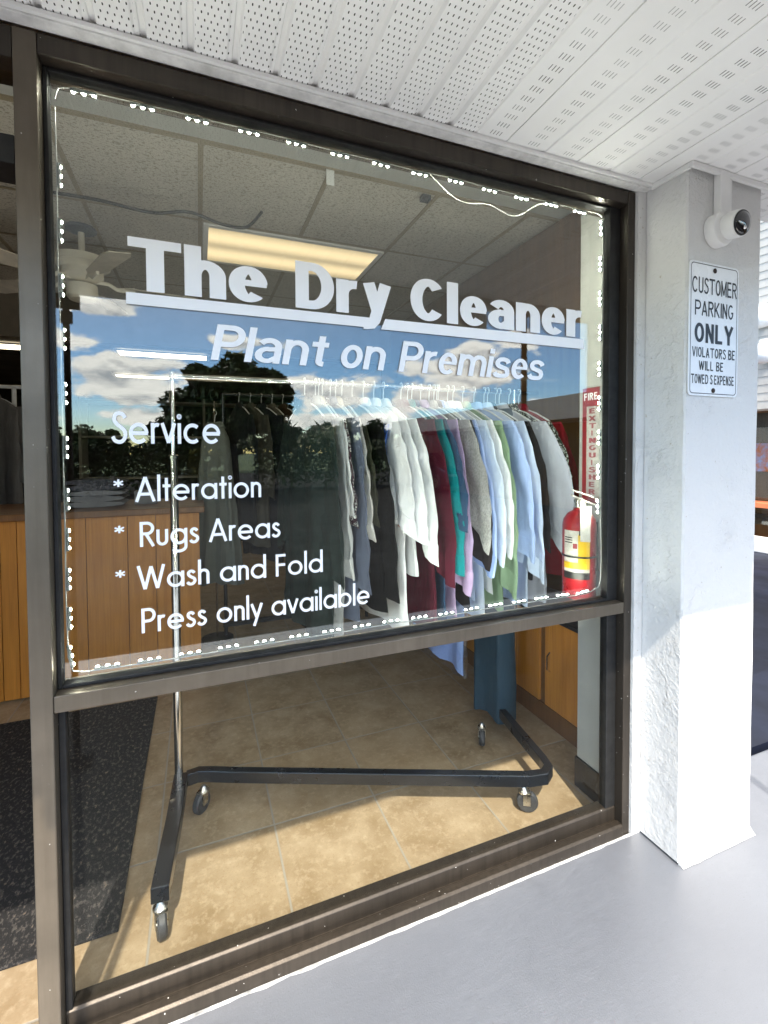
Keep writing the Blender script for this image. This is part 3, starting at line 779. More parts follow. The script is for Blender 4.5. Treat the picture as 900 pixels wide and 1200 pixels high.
# ------------------------------------------------------------------ security camera and conduit
cd = thing('conduit', 'white square conduit running up the column from the security camera', 'conduit', (1.682, 1.09, 2.25))
MB().box(-.024, .024, -.012, .014, 0, .15).build('channel', M['white'], cd, bevel=.003)
MB().box(.026, .045, -.004, .014, .02, .15).build('side_channel', M['white'], cd, bevel=.002)
sv = thing('security_camera', 'white turret security camera with black lens on the column above the sign', 'security camera', (1.668, 1.104, 2.2))
MB().lathe([(.056, 0), (.056, .024), (.052, .032), (.030, .036)], (0, 0, 0), (0, -1, 0), 32).build('base', M['white'], sv, smooth=True)
ad = Vector((-.03, -.97, -.16)).normalized(); c0 = Vector((.012, -.050, .004))
MB().lathe([(.044 * math.sin(R(a)), -.044 * math.cos(R(a))) for a in range(4, 90, 8)] + [(.0445, .0), (.0445, .020), (.0435, .030), (.038, .033)], c0, ad, 32).build('turret', M['white'], sv, smooth=True)
MB().lathe([(.040, .0), (.040, .004), (.0375, .006)], c0 + ad * .029, ad, 32).build('face', M['blk'], sv, smooth=True)
MB().lathe([(.0355, 0), (.033, .003), (.022, .0065), (.002, .008)], c0 + ad * .0345, ad, 28).build('lens_cover', M['lens'], sv, smooth=True)
MB().lathe([(.006, 0), (.004, .003)], c0 + ad * .041 + Vector((.0, 0, -.018)), ad, 12).build('infrared_lamp', M['chrome'], sv, smooth=True)

# ------------------------------------------------------------------ LED light strip inside the glass
strip = thing('led_strip', 'string of small white LED modules running round the upper window pane', 'light strip', (.56, 1.33, .9))
YL = 1.334
def on_path():
    pts = [(-.298 + .006, .915)]
    path = [(-.303, 2.285), (-.296, 2.312), (-.262, 2.321), (1.375, 2.318), (1.399, 2.308), (1.402, 2.27), (1.398, 1.24), (1.403, 1.19), (1.406, .96), (1.395, .935), (1.34, .917), (-.27, .908), (-.295, .914), (-.304, .95), (-.303, 2.285)]
    return path
path = on_path(); dense = []
for a, b in zip(path[:-1], path[1:]):
    L_ = math.hypot(b[0] - a[0], b[1] - a[1]); n = max(1, int(L_ / .016))
    for k in range(n): dense.append((a[0] + (b[0] - a[0]) * k / n, a[1] + (b[1] - a[1]) * k / n, ))
wob = []
for i, (x, z) in enumerate(dense):
    s = i * .016; wob.append((x + .0035 * noise.noise(Vector((s * 5, 1, 0))), YL + .002 * noise.noise(Vector((s * 6, 5, 0))), z + .0045 * noise.noise(Vector((s * 5, 9, 0)))))
def sub(par, o): return attach(o, par)
sub(strip, MB().tube(wob, .0016, 6).build('cord', M['cord'], smooth=True))
nm = 0; i = 4
while i < len(wob) - 5:
    p = Vector(wob[i]); t = (Vector(wob[i + 2]) - Vector(wob[i - 2])).normalized(); 
    cen = Vector((.55, p.y, 1.6)); u = Vector((0, 1, 0)).cross(t); u = u if u.dot(cen - p) > 0 else -u; u = (u + Vector((0, .6, 0))).normalized(); s = t.cross(u)
    gapped = p.x > 1.36 and p.z < 1.20 and p.z > .96
    if not gapped:
        q = MB().obox(p + u * .004, t * .028, u * .0026, s * .0050)
        mo = sub(strip, q.build('led_module', M['led_base']))
        e = MB()
        for k in (-1, 0, 1): e.lathe([(.0044, 0), (.0040, .0022), (.0020, .0036)], p + u * .0066 + t * k * .0215, u, 8)
        le = e.build('led', M['led'], smooth=True); attach(le, mo)
        nm += 1
    bottom = p.z < 1.0
    i += 6 if (bottom or (p.x < 0 and p.z < 1.3)) else 8

# ------------------------------------------------------------------ interior ceiling, lights, fan
ZC = 2.84
struct('ceiling', MB().box(-4.2, 2.05, 2.26, 4.88, ZC, ZC + .02), M['ceil'])
struct('rear_ceiling', MB().box(-4.2, 2.05, 5.02, 9.6, 2.46, 2.48), M['dark_wall'])  # near-black base colour stands in for the unlit back of the shop
bpart('ceiling_header', MB().box(-4.2, 2.05, 4.885, 5.015, 2.44, 2.86), M['dark_beam'])
bpart('window_bulkhead', MB().box(-4.2, 2.05, 1.42, 2.258, ZC - .004, ZC + .03), M['drywall'])
gr = MB(); gr.box(-4.2, 2.05, 2.258, 2.284, ZC - .012, ZC - .0005)
for k in range(-6, 4):
    xg = .030 + .600 * k
    gr.box(xg - .012, xg + .012, 2.285, 4.88, ZC - .006, ZC - .0005)
for k in range(3):
    yg = 3.035 + .62 * k
    gr.box(-4.2, 2.05, yg - .012, yg + .012, ZC - .0075, ZC - .0068); 
tag(gr.build('ceiling_grid', M['tee']), 'tan metal grid holding the ceiling panels of the shop', 'ceiling grid')
def ceiling_lamp(x0, x1, y0, y1, m, label, strength_mat, zc=ZC):
    t = thing('ceiling_lamp', label, 'ceiling lamp', ((x0 + x1) / 2, (y0 + y1) / 2, zc), 'fluorescent lamps in the shop ceiling')
    hx_, hy_ = (x1 - x0) / 2, (y1 - y0) / 2
    f = MB(); f.box(-hx_, hx_, -hy_, -hy_ + .03, -.020, -.008); f.box(-hx_, hx_, hy_ - .03, hy_, -.020, -.008)
    f.box(-hx_, -hx_ + .03, -hy_ + .0305, hy_ - .0305, -.020, -.008); f.box(hx_ - .03, hx_, -hy_ + .0305, hy_ - .0305, -.020, -.008)
    f.build('frame', M['white'], t)
    MB().box(-hx_ + .031, hx_ - .031, -hy_ + .031, hy_ - .031, -.016, -.010).build('diffuser', strength_mat, t)
    return t
ceiling_lamp(.048, 1.215, 3.055, 3.64, 0, 'lit fluorescent panel lamp with warm diffuser above the clothes rack', M['diffuser'])
ceiling_lamp(-.75, .12, 5.15, 5.45, 0, 'lit fluorescent lamp behind the fan, nearer of the two rear lamps', M['tube_light'], 2.455)
ceiling_lamp(-1.0, .33, 6.75, 7.0, 0, 'farthest lit fluorescent lamp at the back of the shop', M['tube_light'], 2.455)
ceiling_lamp(-2.35, -1.33, 5.2, 5.5, 0, 'lit fluorescent lamp seen through the open doorway', M['tube_light'], 2.455)

fan = thing('ceiling_fan', 'cream five blade ceiling fan hanging behind the upper left of the window', 'fan', (-.655, 3.42, ZC))
MB().lathe([(.085, 0), (.085, -.018), (.05, -.03)], n=16).build('mounting_plate', mat('fan_mount', (.10, .13, .17), .4, .6), fan, smooth=True)
MB().lathe([(.018, -.02), (.018, -.17)], n=14).build('downrod', M['fan_white'], fan, smooth=True)
MB().lathe([(.03, -.165), (.10, -.175), (.150, -.19), (.155, -.235), (.13, -.25), (.115, -.262), (.118, -.30), (.085, -.325), (.05, -.335)], n=32).build('motor', M['fan_white'], fan, smooth=True)
MB().lathe([(.05, -.345), (.082, -.352), (.086, -.425), (.07, -.445), (.02, -.452)], n=28).build('switch_housing', M['fan_white'], fan, smooth=True)
for k in range(5):
    a = R(8 + 72 * k); d = Vector((math.cos(a), math.sin(a), 0)); s = Vector((-d.y, d.x, 0)); tz = Vector((0, 0, 1))
    pitch_ = (s * math.cos(R(12)) + tz * math.sin(R(12)))
    rr = []
    for q in range(9):
        r_ = .23 + .42 * q / 8; hw = .055 + .022 * q / 8
        if q == 0: hw = .035
        if q == 8: hw *= .72
        c = d * r_ + tz * -.335
        up_ = d.cross(pitch_)
        rr.append([c + pitch_ * hw + up_ * .003, c - pitch_ * hw + up_ * .003, c - pitch_ * hw - up_ * .003, c + pitch_ * hw - up_ * .003])
    b = MB().rings(rr).build('blade', M['fan_blade'], fan)
    arm = MB().tube([d * .07 + tz * -.318, d * .14 + tz * -.322, d * .19 + tz * -.350, d * .29 + tz * -.341], [.014, .012, .013, .02], 8, sx=.45)
    ao = arm.build('blade_arm', M['fan_white'], None, smooth=True); ao.parent = b

# cable slung under the ceiling, thin white cord, small ceiling fittings
def spl3(P, n=8):
    out = []
    for i in range(len(P) - 1):
        p0, p1, p2, p3 = (Vector(P[max(i - 1, 0)]), Vector(P[i]), Vector(P[i + 1]), Vector(P[min(i + 2, len(P) - 1)]))
        for k in range(n):
            t = k / n; out.append(.5 * (2 * p1 + (p2 - p0) * t + (2 * p0 - 5 * p1 + 4 * p2 - p3) * t ** 2 + (3 * p1 - p0 - 3 * p2 + p3) * t ** 3))
    out.append(Vector(P[-1])); return out
cb = spl3([(-1.3, 2.75, 2.74), (-.805, 2.75, 2.735), (-.74, 2.75, 2.72), (-.46, 2.75, 2.72), (-.21, 2.75, 2.70), (-.03, 2.75, 2.735), (.14, 2.75, 2.70), (.27, 2.78, 2.72), (.36, 2.80, 2.83)])
tag(MB().tube(cb, .0085, 8).build('cable', M['cable'], smooth=True), 'black cable slung under the ceiling tiles above the fan', 'cable')
cb = spl3([(.70, 1.36, 2.335), (.78, 1.365, 2.285), (.845, 1.37, 2.275), (.93, 1.37, 2.285), (1.035, 1.37, 2.265), (1.13, 1.365, 2.32), (1.20, 1.35, 2.335)])
tag(MB().tube(cb, .0016, 6).build('white_cord', M['cord'], smooth=True), 'thin white cord drooping behind the top right of the window', 'cord')
tag(MB().box(1.135, 1.185, 2.285, 2.33, ZC - .04, ZC - .0125).build('ceiling_sensor', M['rubber'], bevel=.004), 'small grey box fixed to the ceiling edge near the window', 'sensor')
tag(MB().box(.600, .64, 2.262, 2.268, ZC - .085, ZC - .0125).build('ceiling_tag', M['white'], bevel=.001), 'small white tag hanging from the ceiling edge trim', 'tag')

# ------------------------------------------------------------------ counter, rug, cabinet
ct = thing('counter', 'wood panelled shop counter with dark edged top left of the clothes', 'counter', (-1.5, 3.5, 0))
def ctp(name, mb, m, **k): return sub(ct, mb.build(name, m, **k))
pan = MB(); xs = [-3.4, -3.1, -2.75, -2.4, -2.05, -1.7, -1.38, -1.07, -.99, -.645, -.421, -.262, -.138, -.002]
for a, b in zip(xs[:-1], xs[1:]): pan.box(a + .002, b - .002, 3.30, 3.318, .012, 1.055)
ctp('panel', pan, M['wood']); ctp('carcass', MB().box(-3.4, -.003, 3.319, 3.9, .01, 1.055), M['wood_dark'])
ctp('worktop', MB().box(-3.45, .030, 3.262, 3.95, 1.057, 1.098), M['wood_dark'], bevel=.006)
tag(MB().box(-1.55, -.247, 1.575, 3.03, .0015, .013).build('rug', M['rug'], bevel=.004), 'dark speckled entrance rug in front of the counter', 'rug')
cab = thing('cabinet', 'low orange wood cabinet with two doors along the right wall', 'cabinet', (1.9, 2.3, 0))
def cap_(name, mb, m, par=cab, **k): o = mb.build(name, m, **k); attach(o, par); return o
cap_('carcass', MB().box(1.70, 2.018, 1.555, 3.2, .10, .575), M['wood_dark'])
cap_('plinth', MB().box(1.69, 2.018, 1.555, 3.2, .002, .099), M['wood_dark'])
cap_('top', MB().box(1.665, 2.018, 1.552, 3.2, .577, .60), M['blk'], bevel=.003)
for y0 in (1.56, 2.0, 2.42, 2.84):
    d_ = cap_('door', MB().box(1.682, 1.699, y0 + .006, y0 + .40, .108, .570), M['wood'], bevel=.003)
    cap_('handle', MB().tube([(1.681, y0 + .36, .30), (1.662, y0 + .36, .315), (1.662, y0 + .36, .385), (1.681, y0 + .36, .40)], .004, 8), M['chrome'], d_, smooth=True)

# things on the counter and behind it
bk = thing('linen_pile', 'pile of striped and grey linen on the counter beside the doorway', 'linen', (-.62, 3.55, 1.1))
for k in range(5):
    mb = MB(); rr = []
    for j in range(9):
        y_ = -.12 + .24 * j / 8
        rr.append([(.17 * math.cos(2 * math.pi * q / 14) * (1 + .1 * noise.noise(Vector((q, k, j * .3)))), y_, .035 * k + .022 + .019 * math.sin(2 * math.pi * q / 14) + .006 * noise.noise(Vector((q * .7, j * .5, k * 3)))) for q in range(14)])
    mb.rings(rr).build('folded_cloth', M['striped'] if k in (0, 1, 2) else cloth('linen_dark_%d' % k, (.06, .06, .075)), bk, smooth=True)
bx = thing('tissue_box', 'small pale box standing on the counter near the pile of linen', 'box', (-.34, 3.62, 1.098))
MB().box(-.07, .07, -.06, .06, 0, .09).build('carton', mat('grey_carton', (.22, .22, .22), .8), bx, bevel=.003)
MB().box(-.035, .035, -.02, .02, .0905, .093).build('slot', M['blk'], bx)

# ------------------------------------------------------------------ rolling clothes rack
rk = thing('clothes_rack', 'black rolling garment rack with chrome poles, full of clothes behind the glass', 'clothes rack', (.7, 1.9, 0))
def rp(name, mb, m, par=rk, **k): o = mb.build(name, m, **k); attach(o, par); return o
ZB = .128
base = [(-.128, 1.515, ZB), (-.100, 1.80, ZB), (-.080, 1.985, ZB), (-.055, 2.018, ZB), (.0, 2.030, ZB), (.03, 2.020, ZB)]
rp('left_foot', MB().bar([(-.128, 1.515, ZB), (-.102, 1.80, ZB), (-.086, 2.035, ZB)], .026, .025), M['blk_metal'], bevel=.003)
rp('base_bar', MB().bar([(-.064, 2.028, ZB), (-.02, 2.036, ZB), (.03, 2.018, ZB), (.10, 1.985, ZB), (1.215, 1.508, ZB), (1.285, 1.495, ZB), (1.325, 1.520, ZB), (1.340, 1.57, ZB), (1.405, 1.96, ZB), (1.47, 2.03, ZB), (1.545, 2.045, ZB)], .017, .024), M['blk_metal'], bevel=.003)
rp('pole', MB().lathe([(.0165, 0), (.0165, 1.28)], (-.094, 2.045, ZB + .02), n=18), M['chrome'], smooth=True)
rp('pole_collar', MB().lathe([(.0205, 0), (.0205, .012), (.0165, .016)], (-.094, 2.045, 1.425), n=16), M['chrome'], smooth=True)
rp('upper_pole', MB().lathe([(.0105, 0), (.0105, .335), (.006, .342)], (-.094, 2.045, 1.43), n=14), M['chrome'], smooth=True)
rp('pole', MB().lathe([(.0165, 0), (.0165, 1.28)], (1.546, 2.045, ZB + .02), n=18), M['chrome'], smooth=True)
rp('upper_pole', MB().lathe([(.0125, 0), (.0125, .335), (.006, .342)], (1.546, 2.045, 1.43), n=14), M['chrome'], smooth=True)
rp('rail', MB().tube([(-.094, 2.05, 1.752), (1.70, 2.05, 1.757)], .0125, 14), M['chrome'], smooth=True)
def caster(x, y, ang):
    c = rp('caster', MB().lathe([(.022, 0), (.022, .006), (.014, .014), (.009, .024)], (x, y, .078), n=16), M['zinc'], smooth=True)
    d = Vector((math.cos(ang), math.sin(ang), 0)); s = Vector((-d.y, d.x, 0)); o = Vector((x, y, 0)) - d * .014
    f = MB()
    for k in (-1, 1): f.obox(o + s * k * .0165 + Vector((0, 0, .058)) + d * .004, d * .014, s * .0015, Vector((0, 0, .024)))
    f.obox(o + Vector((0, 0, .080)) + d * .006, d * .020, s * .016, Vector((0, 0, .0022)))
    q = rp('fork', f, M['zinc'], c)
    W = rp('wheel', MB().lathe([(.012, -.0115), (.036, -.0135), (.0415, -.008), (.0415, .008), (.036, .0135), (.012, .0115)], o + Vector((0, 0, .0425)), s, 26), M['rubber'], c, smooth=True)
    rp('hub', MB().lathe([(.011, -.0155), (.011, .0155)], o + Vector((0, 0, .0425)), s, 14), M['zinc'], c, smooth=True)
caster(-.128, 1.528, R(100)); caster(-.002, 2.000, R(50)); caster(1.195, 1.512, R(150)); caster(1.285, 1.95, R(60)); caster(1.50, 2.03, R(80))

# ------------------------------------------------------------------ clothes
def N3(a, b, c): return noise.noise(Vector((a, b, c)))
def body_mesh(L, hw0, hw1, th, nf, amp, seed, neck=.055, drop=.10, square=.8):
    rr = []; Mr = 26; N = 40
    for j in range(Mr):
        t = (j / (Mr - 1)) ** 1.25; d = t * L; z = -.095 - d
        k = min(1, d / drop); sh = neck + (hw0 - neck) * k ** .75
        hw = sh + (hw1 - hw0) * max(0, (d - drop) / max(.01, L - drop)); T = th * (.55 + .45 * k) * (1 + .35 * t)
        ring = []
        for i in range(N):
            a = 2 * math.pi * i / N; ca, sa = math.cos(a), math.sin(a)
            y = hw * math.copysign(abs(ca) ** square, ca); x = T * math.copysign(abs(sa) ** .8, sa)
            u = y / max(hw, .01)
            f = math.sin(nf * u * 3.0 + seed + 1.4 * N3(u * 2, t * 2, seed)) * amp * min(1, t * 1.6)
            x += f + .006 * N3(u * 2.5, t * 4, seed + 4) + .005 * N3(u * 5, t * 9, seed + 8) + (.004 if sa > 0 else -.004) * math.sin(nf * 1.9 * u * 3 + seed * 2) * t
            y += .010 * t * N3(t * 6, seed, 7) + .006 * N3(t * 13, seed + 3, 7)
            zz = z + (.018 * N3(u * 2.2, seed, 3) + .012 * math.cos(u * 3)) * (t > .97)
            ring.append((x, y, zz))
        rr.append(ring)
    return MB().rings(rr)
def sleeve_mesh(side, hw0, L, out, wid, seed, dx=0., slant=.8, drop=.10, cuff=False):
    rr = []; Mr = 18; N = 20
    for j in range(Mr):
        s = j / (Mr - 1); d = s * L
        yc = side * (hw0 - .035 + out * math.sin(min(1, s * 1.25) * 1.35)); zc = -.095 - drop * .75 - d
        w_ = wid * (.62 + .55 * math.sin(min(1, s * 1.5 + .25) * 1.57)) * (1 - .15 * s); T = .012 * (1 + .3 * N3(s * 5, seed, 1))
        ring = []
        for i in range(N):
            a = 2 * math.pi * i / N; ca, sa = math.cos(a), math.sin(a)
            y = yc + w_ * ca; x = T * sa + dx * s + .011 * math.sin(6 * ca + s * 4 + seed) * s + .0035 * math.sin(s * 26 + 3 * ca + seed) * min(1, 3 * s) + .008 * N3(ca * 1.5, s * 5, seed) + .006 * N3(ca * 3, s * 13, seed + 2)
            z = zc - slant * side * w_ * ca * (1 if side > 0 else 1) * s ** 2 * .9
            ring.append((x, y + .006 * N3(s * 9, seed, i * .2), z))
        rr.append(ring)
    if cuff:
        e = rr[-3:]; out_ = []
        for q, ring in enumerate(e):
            c = sum((Vector(p) for p in ring), Vector()) / len(ring)
            out_.append([tuple(c + (Vector(p) - c) * (1.05 if q else 1.02) + Vector((math.copysign(.0022, p[0] - c.x), 0, -.003 * q))) for p in ring])
        return MB().rings(out_)
    return MB().rings(rr)
_cm = {}
def garment(kind, name, label, cat, x, col, L, sl=0., y=2.05, hw=.245, hw1=None, th=.0105, sty='plain', nf=2.4, amp=.017, rot=8., z=1.757, wid=.084, out=.12, slant=.55, group='clothes on the rolling rack', collar=None, seed=None, hanger=True, hang_label=None, rough=.85):
    seed = seed if seed is not None else x * 5.3
    rot = rot + 1.2 * math.sin(x * 91) if y < 3 else rot
    
    t = thing(name, label, cat, (x, y, z), group, R(rot))
    m = cloth(name + '_cloth', col, sty, rough)
    if kind == 'trousers':
        body_mesh(L, hw, hw1 or hw, th, nf, amp, seed, neck=hw * .9, drop=.03, square=.45).build('leg_fabric', m, t, smooth=True)
    else:
        body_mesh(L, hw, hw1 or hw * (1.24 if x > .6 and y < 3 else 1.04), th, nf, amp, seed).build('body', m, t, smooth=True)
        if sl:
            a_ = (-1, hw, sl, out * (.6 if x < .62 else 1), wid, seed); sv_ = sleeve_mesh(*a_, dx=.004, slant=slant).build('sleeve', m, t, smooth=True)
            if cat == 'shirt' and y < 3: sleeve_mesh(*a_, dx=.004, slant=slant, cuff=True).build('cuff', m, sv_, smooth=True)
            sleeve_mesh(1, hw, sl * .97, out * .8, wid, seed + 9, dx=-.004, slant=slant).build('sleeve', m, t, smooth=True)
        c = MB(); ring = []
        for q in range(3):
            ring.append([((.020 + .006 * q) * math.cos(2 * math.pi * i / 20), (.058 + .010 * q) * math.sin(2 * math.pi * i / 20), -.068 - .020 * q + .006 * math.sin(2 * math.pi * i / 20 * 2)) for i in range(20)])
        c.rings(ring, cap=False)
        c.build('collar', cloth(name + '_collar', collar) if collar else m, t, smooth=True)
    if hanger:
        h = MB()
        hk = [(0, .010, .004), (0, .004, .016), (0, -.008, .016), (0, -.014, .006), (0, -.012, -.006), (0, -.002, -.018), (0, 0, -.045), (0, 0, -.085)]
        h.tube(hk, .0022, 6)
        h.tube([(0, -hw * .86, -.165), (0, -hw * .5, -.118), (0, -.012, -.082), (0, .012, -.082), (0, hw * .5, -.118), (0, hw * .86, -.165)], .004, 6)
        o = h.build('hanger', M['wire_white'], smooth=True); o.location = (x, y, z); o.rotation_euler.z = R(rot)
        tag(o, 'white hanger holding the ' + (hang_label or cat), 'hanger', 'white hangers on the rolling rack' if y < 3 else 'hangers on the far rack')
    return t
G_ = garment
G_('shirt', 'coat', 'dark green coat hanging first at the left end of the clothes on the rack', 'coat', 0.437, (.012, .020, .019), 1.00, .62, rot=8, hang_label='dark green coat at the left end', th=.018)
G_('shirt', 'shirt', 'long light grey shirt next to the dark green coat', 'shirt', 0.485, (.36, .365, .37), .96, .60, rot=8, hang_label='long light grey shirt', wid=.06)
G_('trousers', 'trousers', 'dark grey trousers hanging under the light grey shirt', 'trousers', .478, (.05, .052, .06), .86, hw=.12, rot=5, hang_label='dark grey trousers', z=1.64)
G_('shirt', 'blouse', 'white blouse showing as a narrow strip beside the plum blouse', 'blouse', 0.499, (.72, .72, .72), .55, .36, rot=8, hw=.20, hang_label='narrow white blouse', collar=(.5, .45, .37))
G_('shirt', 'blouse', 'dark plum patterned blouse among the left clothes', 'blouse', 0.516, (.040, .008, .022), .62, .40, sty='print', hw=.20, hang_label='plum patterned blouse')
G_('trousers', 'trousers', 'brown trousers hanging between the grey and the slate clothes', 'trousers', 0.535, (.14, .085, .032), .98, hw=.15, rot=8, hang_label='brown trousers', z=1.63)
G_('shirt', 'jacket', 'slate blue jacket hanging beside the brown trousers', 'jacket', 0.553, (.085, .10, .145), .90, .66, rot=8, hang_label='slate blue jacket', out=.09)
G_('shirt', 'shirt', 'white shirt with beige collar between slate and black jackets', 'shirt', 0.577, (.70, .66, .62), .62, .45, hw=.20, hang_label='white shirt with beige collar', collar=(.42, .36, .28))
G_('shirt', 'blouse', 'dark olive blouse just left of the black jacket', 'blouse', 0.606, (.030, .030, .020), .70, .40, hang_label='dark olive blouse', hw=.205)
G_('shirt', 'jacket', 'plain black jacket left of the white shirts', 'jacket', 0.655, (.004, .004, .0045), .86, .70, rot=8, hang_label='plain black jacket', th=.014, out=.08)
wb = G_('shirt', 'shirt', 'white short robe with a bright blue panel down its front edge', 'shirt', 0.708, (.78, .78, .80), .50, .40, rot=8, hang_label='white robe with the blue panel', wid=.10, out=.09, slant=.9)
sl_ = body_mesh(.34, .020, .022, .008, 1, .001, 3).build('blue_panel', cloth('blue_panel', (.06, .15, .50)), wb, smooth=True); sl_.location = (-.024, -.215, -.10)
w1 = G_('shirt', 'shirt', 'long white dress shirt with an orange tag pinned to its sleeve', 'shirt', 0.760, (.80, .80, .81), .98, .46, rot=8, hang_label='long white dress shirt', wid=.085, amp=.016)
tg = MB().box(-.002, .002, -.03, .03, -.022, .022).build('tag', M['orange'], w1); tg.location = (-.040, -.325, -.60); tg.rotation_euler = (.3, .2, .1); tg['label'] = 'small orange paper tag'
G_('shirt', 'shirt', 'white shirt with sharply pointed sleeve left of the maroon coat', 'shirt', 0.808, (.74, .745, .75), .72, .50, rot=8, hang_label='white shirt left of the maroon coat', wid=.095, slant=1.0)
mc = G_('shirt', 'coat', 'long maroon coat with small pale buttons', 'coat', 0.898, (.085, .010, .022), 1.00, .66, rot=8, hang_label='maroon coat', th=.015, wid=.075, amp=.014)
for z_ in (-.36, -.47, -.58): MB().lathe([(.0055, 0), (.0045, .003)], (-.040, -.245, z_), (-1, -.3, 0), 10).build('button', M['white'], mc)
G_('shirt', 'shirt', 'bright teal shirt next to the maroon coat', 'shirt', 0.933, (.0, .20, .22), .66, .60, hang_label='bright teal shirt', rot=8)
G_('shirt', 'shirt', 'navy blue shirt right of the teal shirt', 'shirt', 0.955, (.028, .065, .125), .95, .42, hang_label='navy blue shirt', rot=8)
lb = G_('shirt', 'shirt', 'periwinkle blue shirt whose plastic wrapped hem hangs below the window rail', 'shirt', 1.090, (.23, .33, .60), 1.22, .62, hang_label='periwinkle shirt in plastic', rot=8, hw1=.235, th=.014)
pc = body_mesh(.34,   .232, .24, .024, 2.0, .004, 5, neck=.2, drop=.01, square=.5).build('plastic_cover', M['plastic_clear'], lb, smooth=True); pc.location = (0, 0, -.895)
G_('shirt', 'shirt', 'lavender shirt hanging below the grey heather sweater', 'shirt', 1.002, (.50, .36, .56), .92, .70, hang_label='lavender shirt', rot=8, out=.08)
G_('shirt', 'sweater', 'grey heather sweater with broad pointed sleeve', 'sweater', 1.048, (.40, .39, .38), .60, .46, sty='heather', hang_label='grey heather sweater', rot=8, wid=.095, slant=1.3, th=.012)
G_('shirt', 'blouse', 'dark brown blouse right of the grey heather sweater', 'blouse', 1.074, (.018, .014, .016), .90, .60, hang_label='dark brown blouse')
G_('shirt', 'shirt', 'pale blue shirt showing a thin strip next to the dark brown blouse', 'shirt', 1.098, (.46, .56, .80), .86, .62, hang_label='thin strip of pale blue shirt')
G_('shirt', 'shirt', 'icy white shirt with long hanging sleeve left of the sage green shirt', 'shirt', 1.150, (.66, .74, .86), .98, .58, hang_label='icy white shirt', rot=8, wid=.085, amp=.014)
G_('shirt', 'shirt', 'off white shirt between the icy white and the sage green shirts', 'shirt', 1.180, (.72, .73, .74), .84, .55, hang_label='off white shirt', rot=8)
G_('shirt', 'shirt', 'sage green shirt hanging among pale blue shirts', 'shirt', 1.236, (.25, .37, .235), .94, .74, hang_label='sage green shirt', rot=8, th=.012, out=.09, amp=.013)
G_('shirt', 'shirt', 'sky blue shirt right of the sage green shirt', 'shirt', 1.302, (.38, .50, .80), .90, .58, hang_label='sky blue shirt', rot=8)
G_('shirt', 'shirt', 'light blue shirt with crisp shoulder between sky blue and grey shirts', 'shirt', 1.362, (.58, .68, .86), .92, .68, hang_label='light blue crisp shirt', rot=8, wid=.08)
G_('trousers', 'garment_bag', 'long dark teal garment reaching almost to the floor at the right pole', 'garment bag', 1.432, (.030, .060, .085), 1.58, hw=.105, hw1=.115, th=.05, nf=1.6, amp=.012, hang_label='long dark teal garment', rot=14, rough=.5)
G_('shirt', 'blouse', 'black blouse squeezed between light blue and pale grey shirts', 'blouse', 1.383, (.010, .010, .012), .80, .55, hang_label='black blouse')
G_('shirt', 'shirt', 'large pale grey shirt with wide draped sleeve at the right end', 'shirt', 1.455, (.46, .485, .56), .92, .56, hang_label='large pale grey shirt', rot=8, wid=.115, slant=1.2, out=.17, amp=.016)
G_('shirt', 'blouse', 'dark blouse with pale print behind the large grey shirt', 'blouse', 1.515, (.02, .03, .022), .62, .40, sty='print', hang_label='dark printed blouse', rot=8)
G_('shirt', 'jacket', 'red jacket hanging beyond the right pole of the rack', 'jacket', 1.578, (.22, .008, .016), .80, .62, hang_label='red jacket', rot=8, th=.03)

# far rack deeper in the shop
fr = thing('clothes_rack', 'second clothes rack deep in the dim shop, with dark garments', 'clothes rack', (.6, 3.85, 0))
sub(fr, MB().tube([(.18, 3.85, 1.90), (1.35, 3.85, 1.90)], .013, 10).build('rail', M['blk_metal'], smooth=True))
for x_ in (.18, 1.35): sub(fr, MB().lathe([(.014, 0), (.014, 1.9)], (x_, 3.85, .001), n=12).build('pole', M['blk_metal'], smooth=True))
sub(fr, MB().box(.16, 1.37, 3.83, 3.87, .08, .11).build('base_bar', M['blk_metal']))
fc = [((.045, .05, .055), 'charcoal coat first from the left on the far rack', 'coat'), ((.16, .15, .12), 'khaki coat with cream shoulder on the far rack', 'coat'), ((.03, .035, .045), 'blue black suit jacket on the far rack', 'jacket'),
      ((.22, .20, .16), 'tan jacket on the far rack', 'jacket'), ((.09, .045, .025), 'rust brown coat on the far rack', 'coat'), ((.035, .04, .055), 'dark slate coat on the far rack', 'coat'),
      ((.26, .24, .20), 'beige jacket on the far rack', 'jacket'), ((.04, .05, .05), 'dark green jacket on the far rack', 'jacket'), ((.02, .02, .022), 'black coat on the far rack', 'coat'), ((.05, .055, .07), 'dull blue coat on the far rack', 'coat')]
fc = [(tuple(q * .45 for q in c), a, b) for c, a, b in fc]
for k, (c_, lab, cat_) in enumerate(fc):
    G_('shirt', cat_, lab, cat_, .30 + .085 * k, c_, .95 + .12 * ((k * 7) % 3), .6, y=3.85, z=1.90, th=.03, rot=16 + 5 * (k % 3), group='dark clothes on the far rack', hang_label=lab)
G_('shirt', 'gown', 'long grey green gown hanging alone beside the end of the counter', 'gown', .115, (.17, .185, .165), 1.18, 0, y=3.72, z=1.74, hw=.10, hw1=.20, th=.05, nf=4, amp=.02, rot=80, group=None, hang_label='long grey green gown')
gs = thing('gown_stand', 'thin upright stand with an arm carrying the long gown', 'stand', (.115, 3.72, 0))
MB().tube([(-.0, .10, .01), (0, .10, 1.80), (0, .06, 1.83), (0, 0, 1.752), (0, -.03, 1.752)], .008, 8).build('post', M['chrome'], gs, smooth=True)
MB().lathe([(.12, 0), (.12, .012), (.02, .02)], (0, .10, .002), n=18).build('foot', M['blk_metal'], gs, smooth=True)
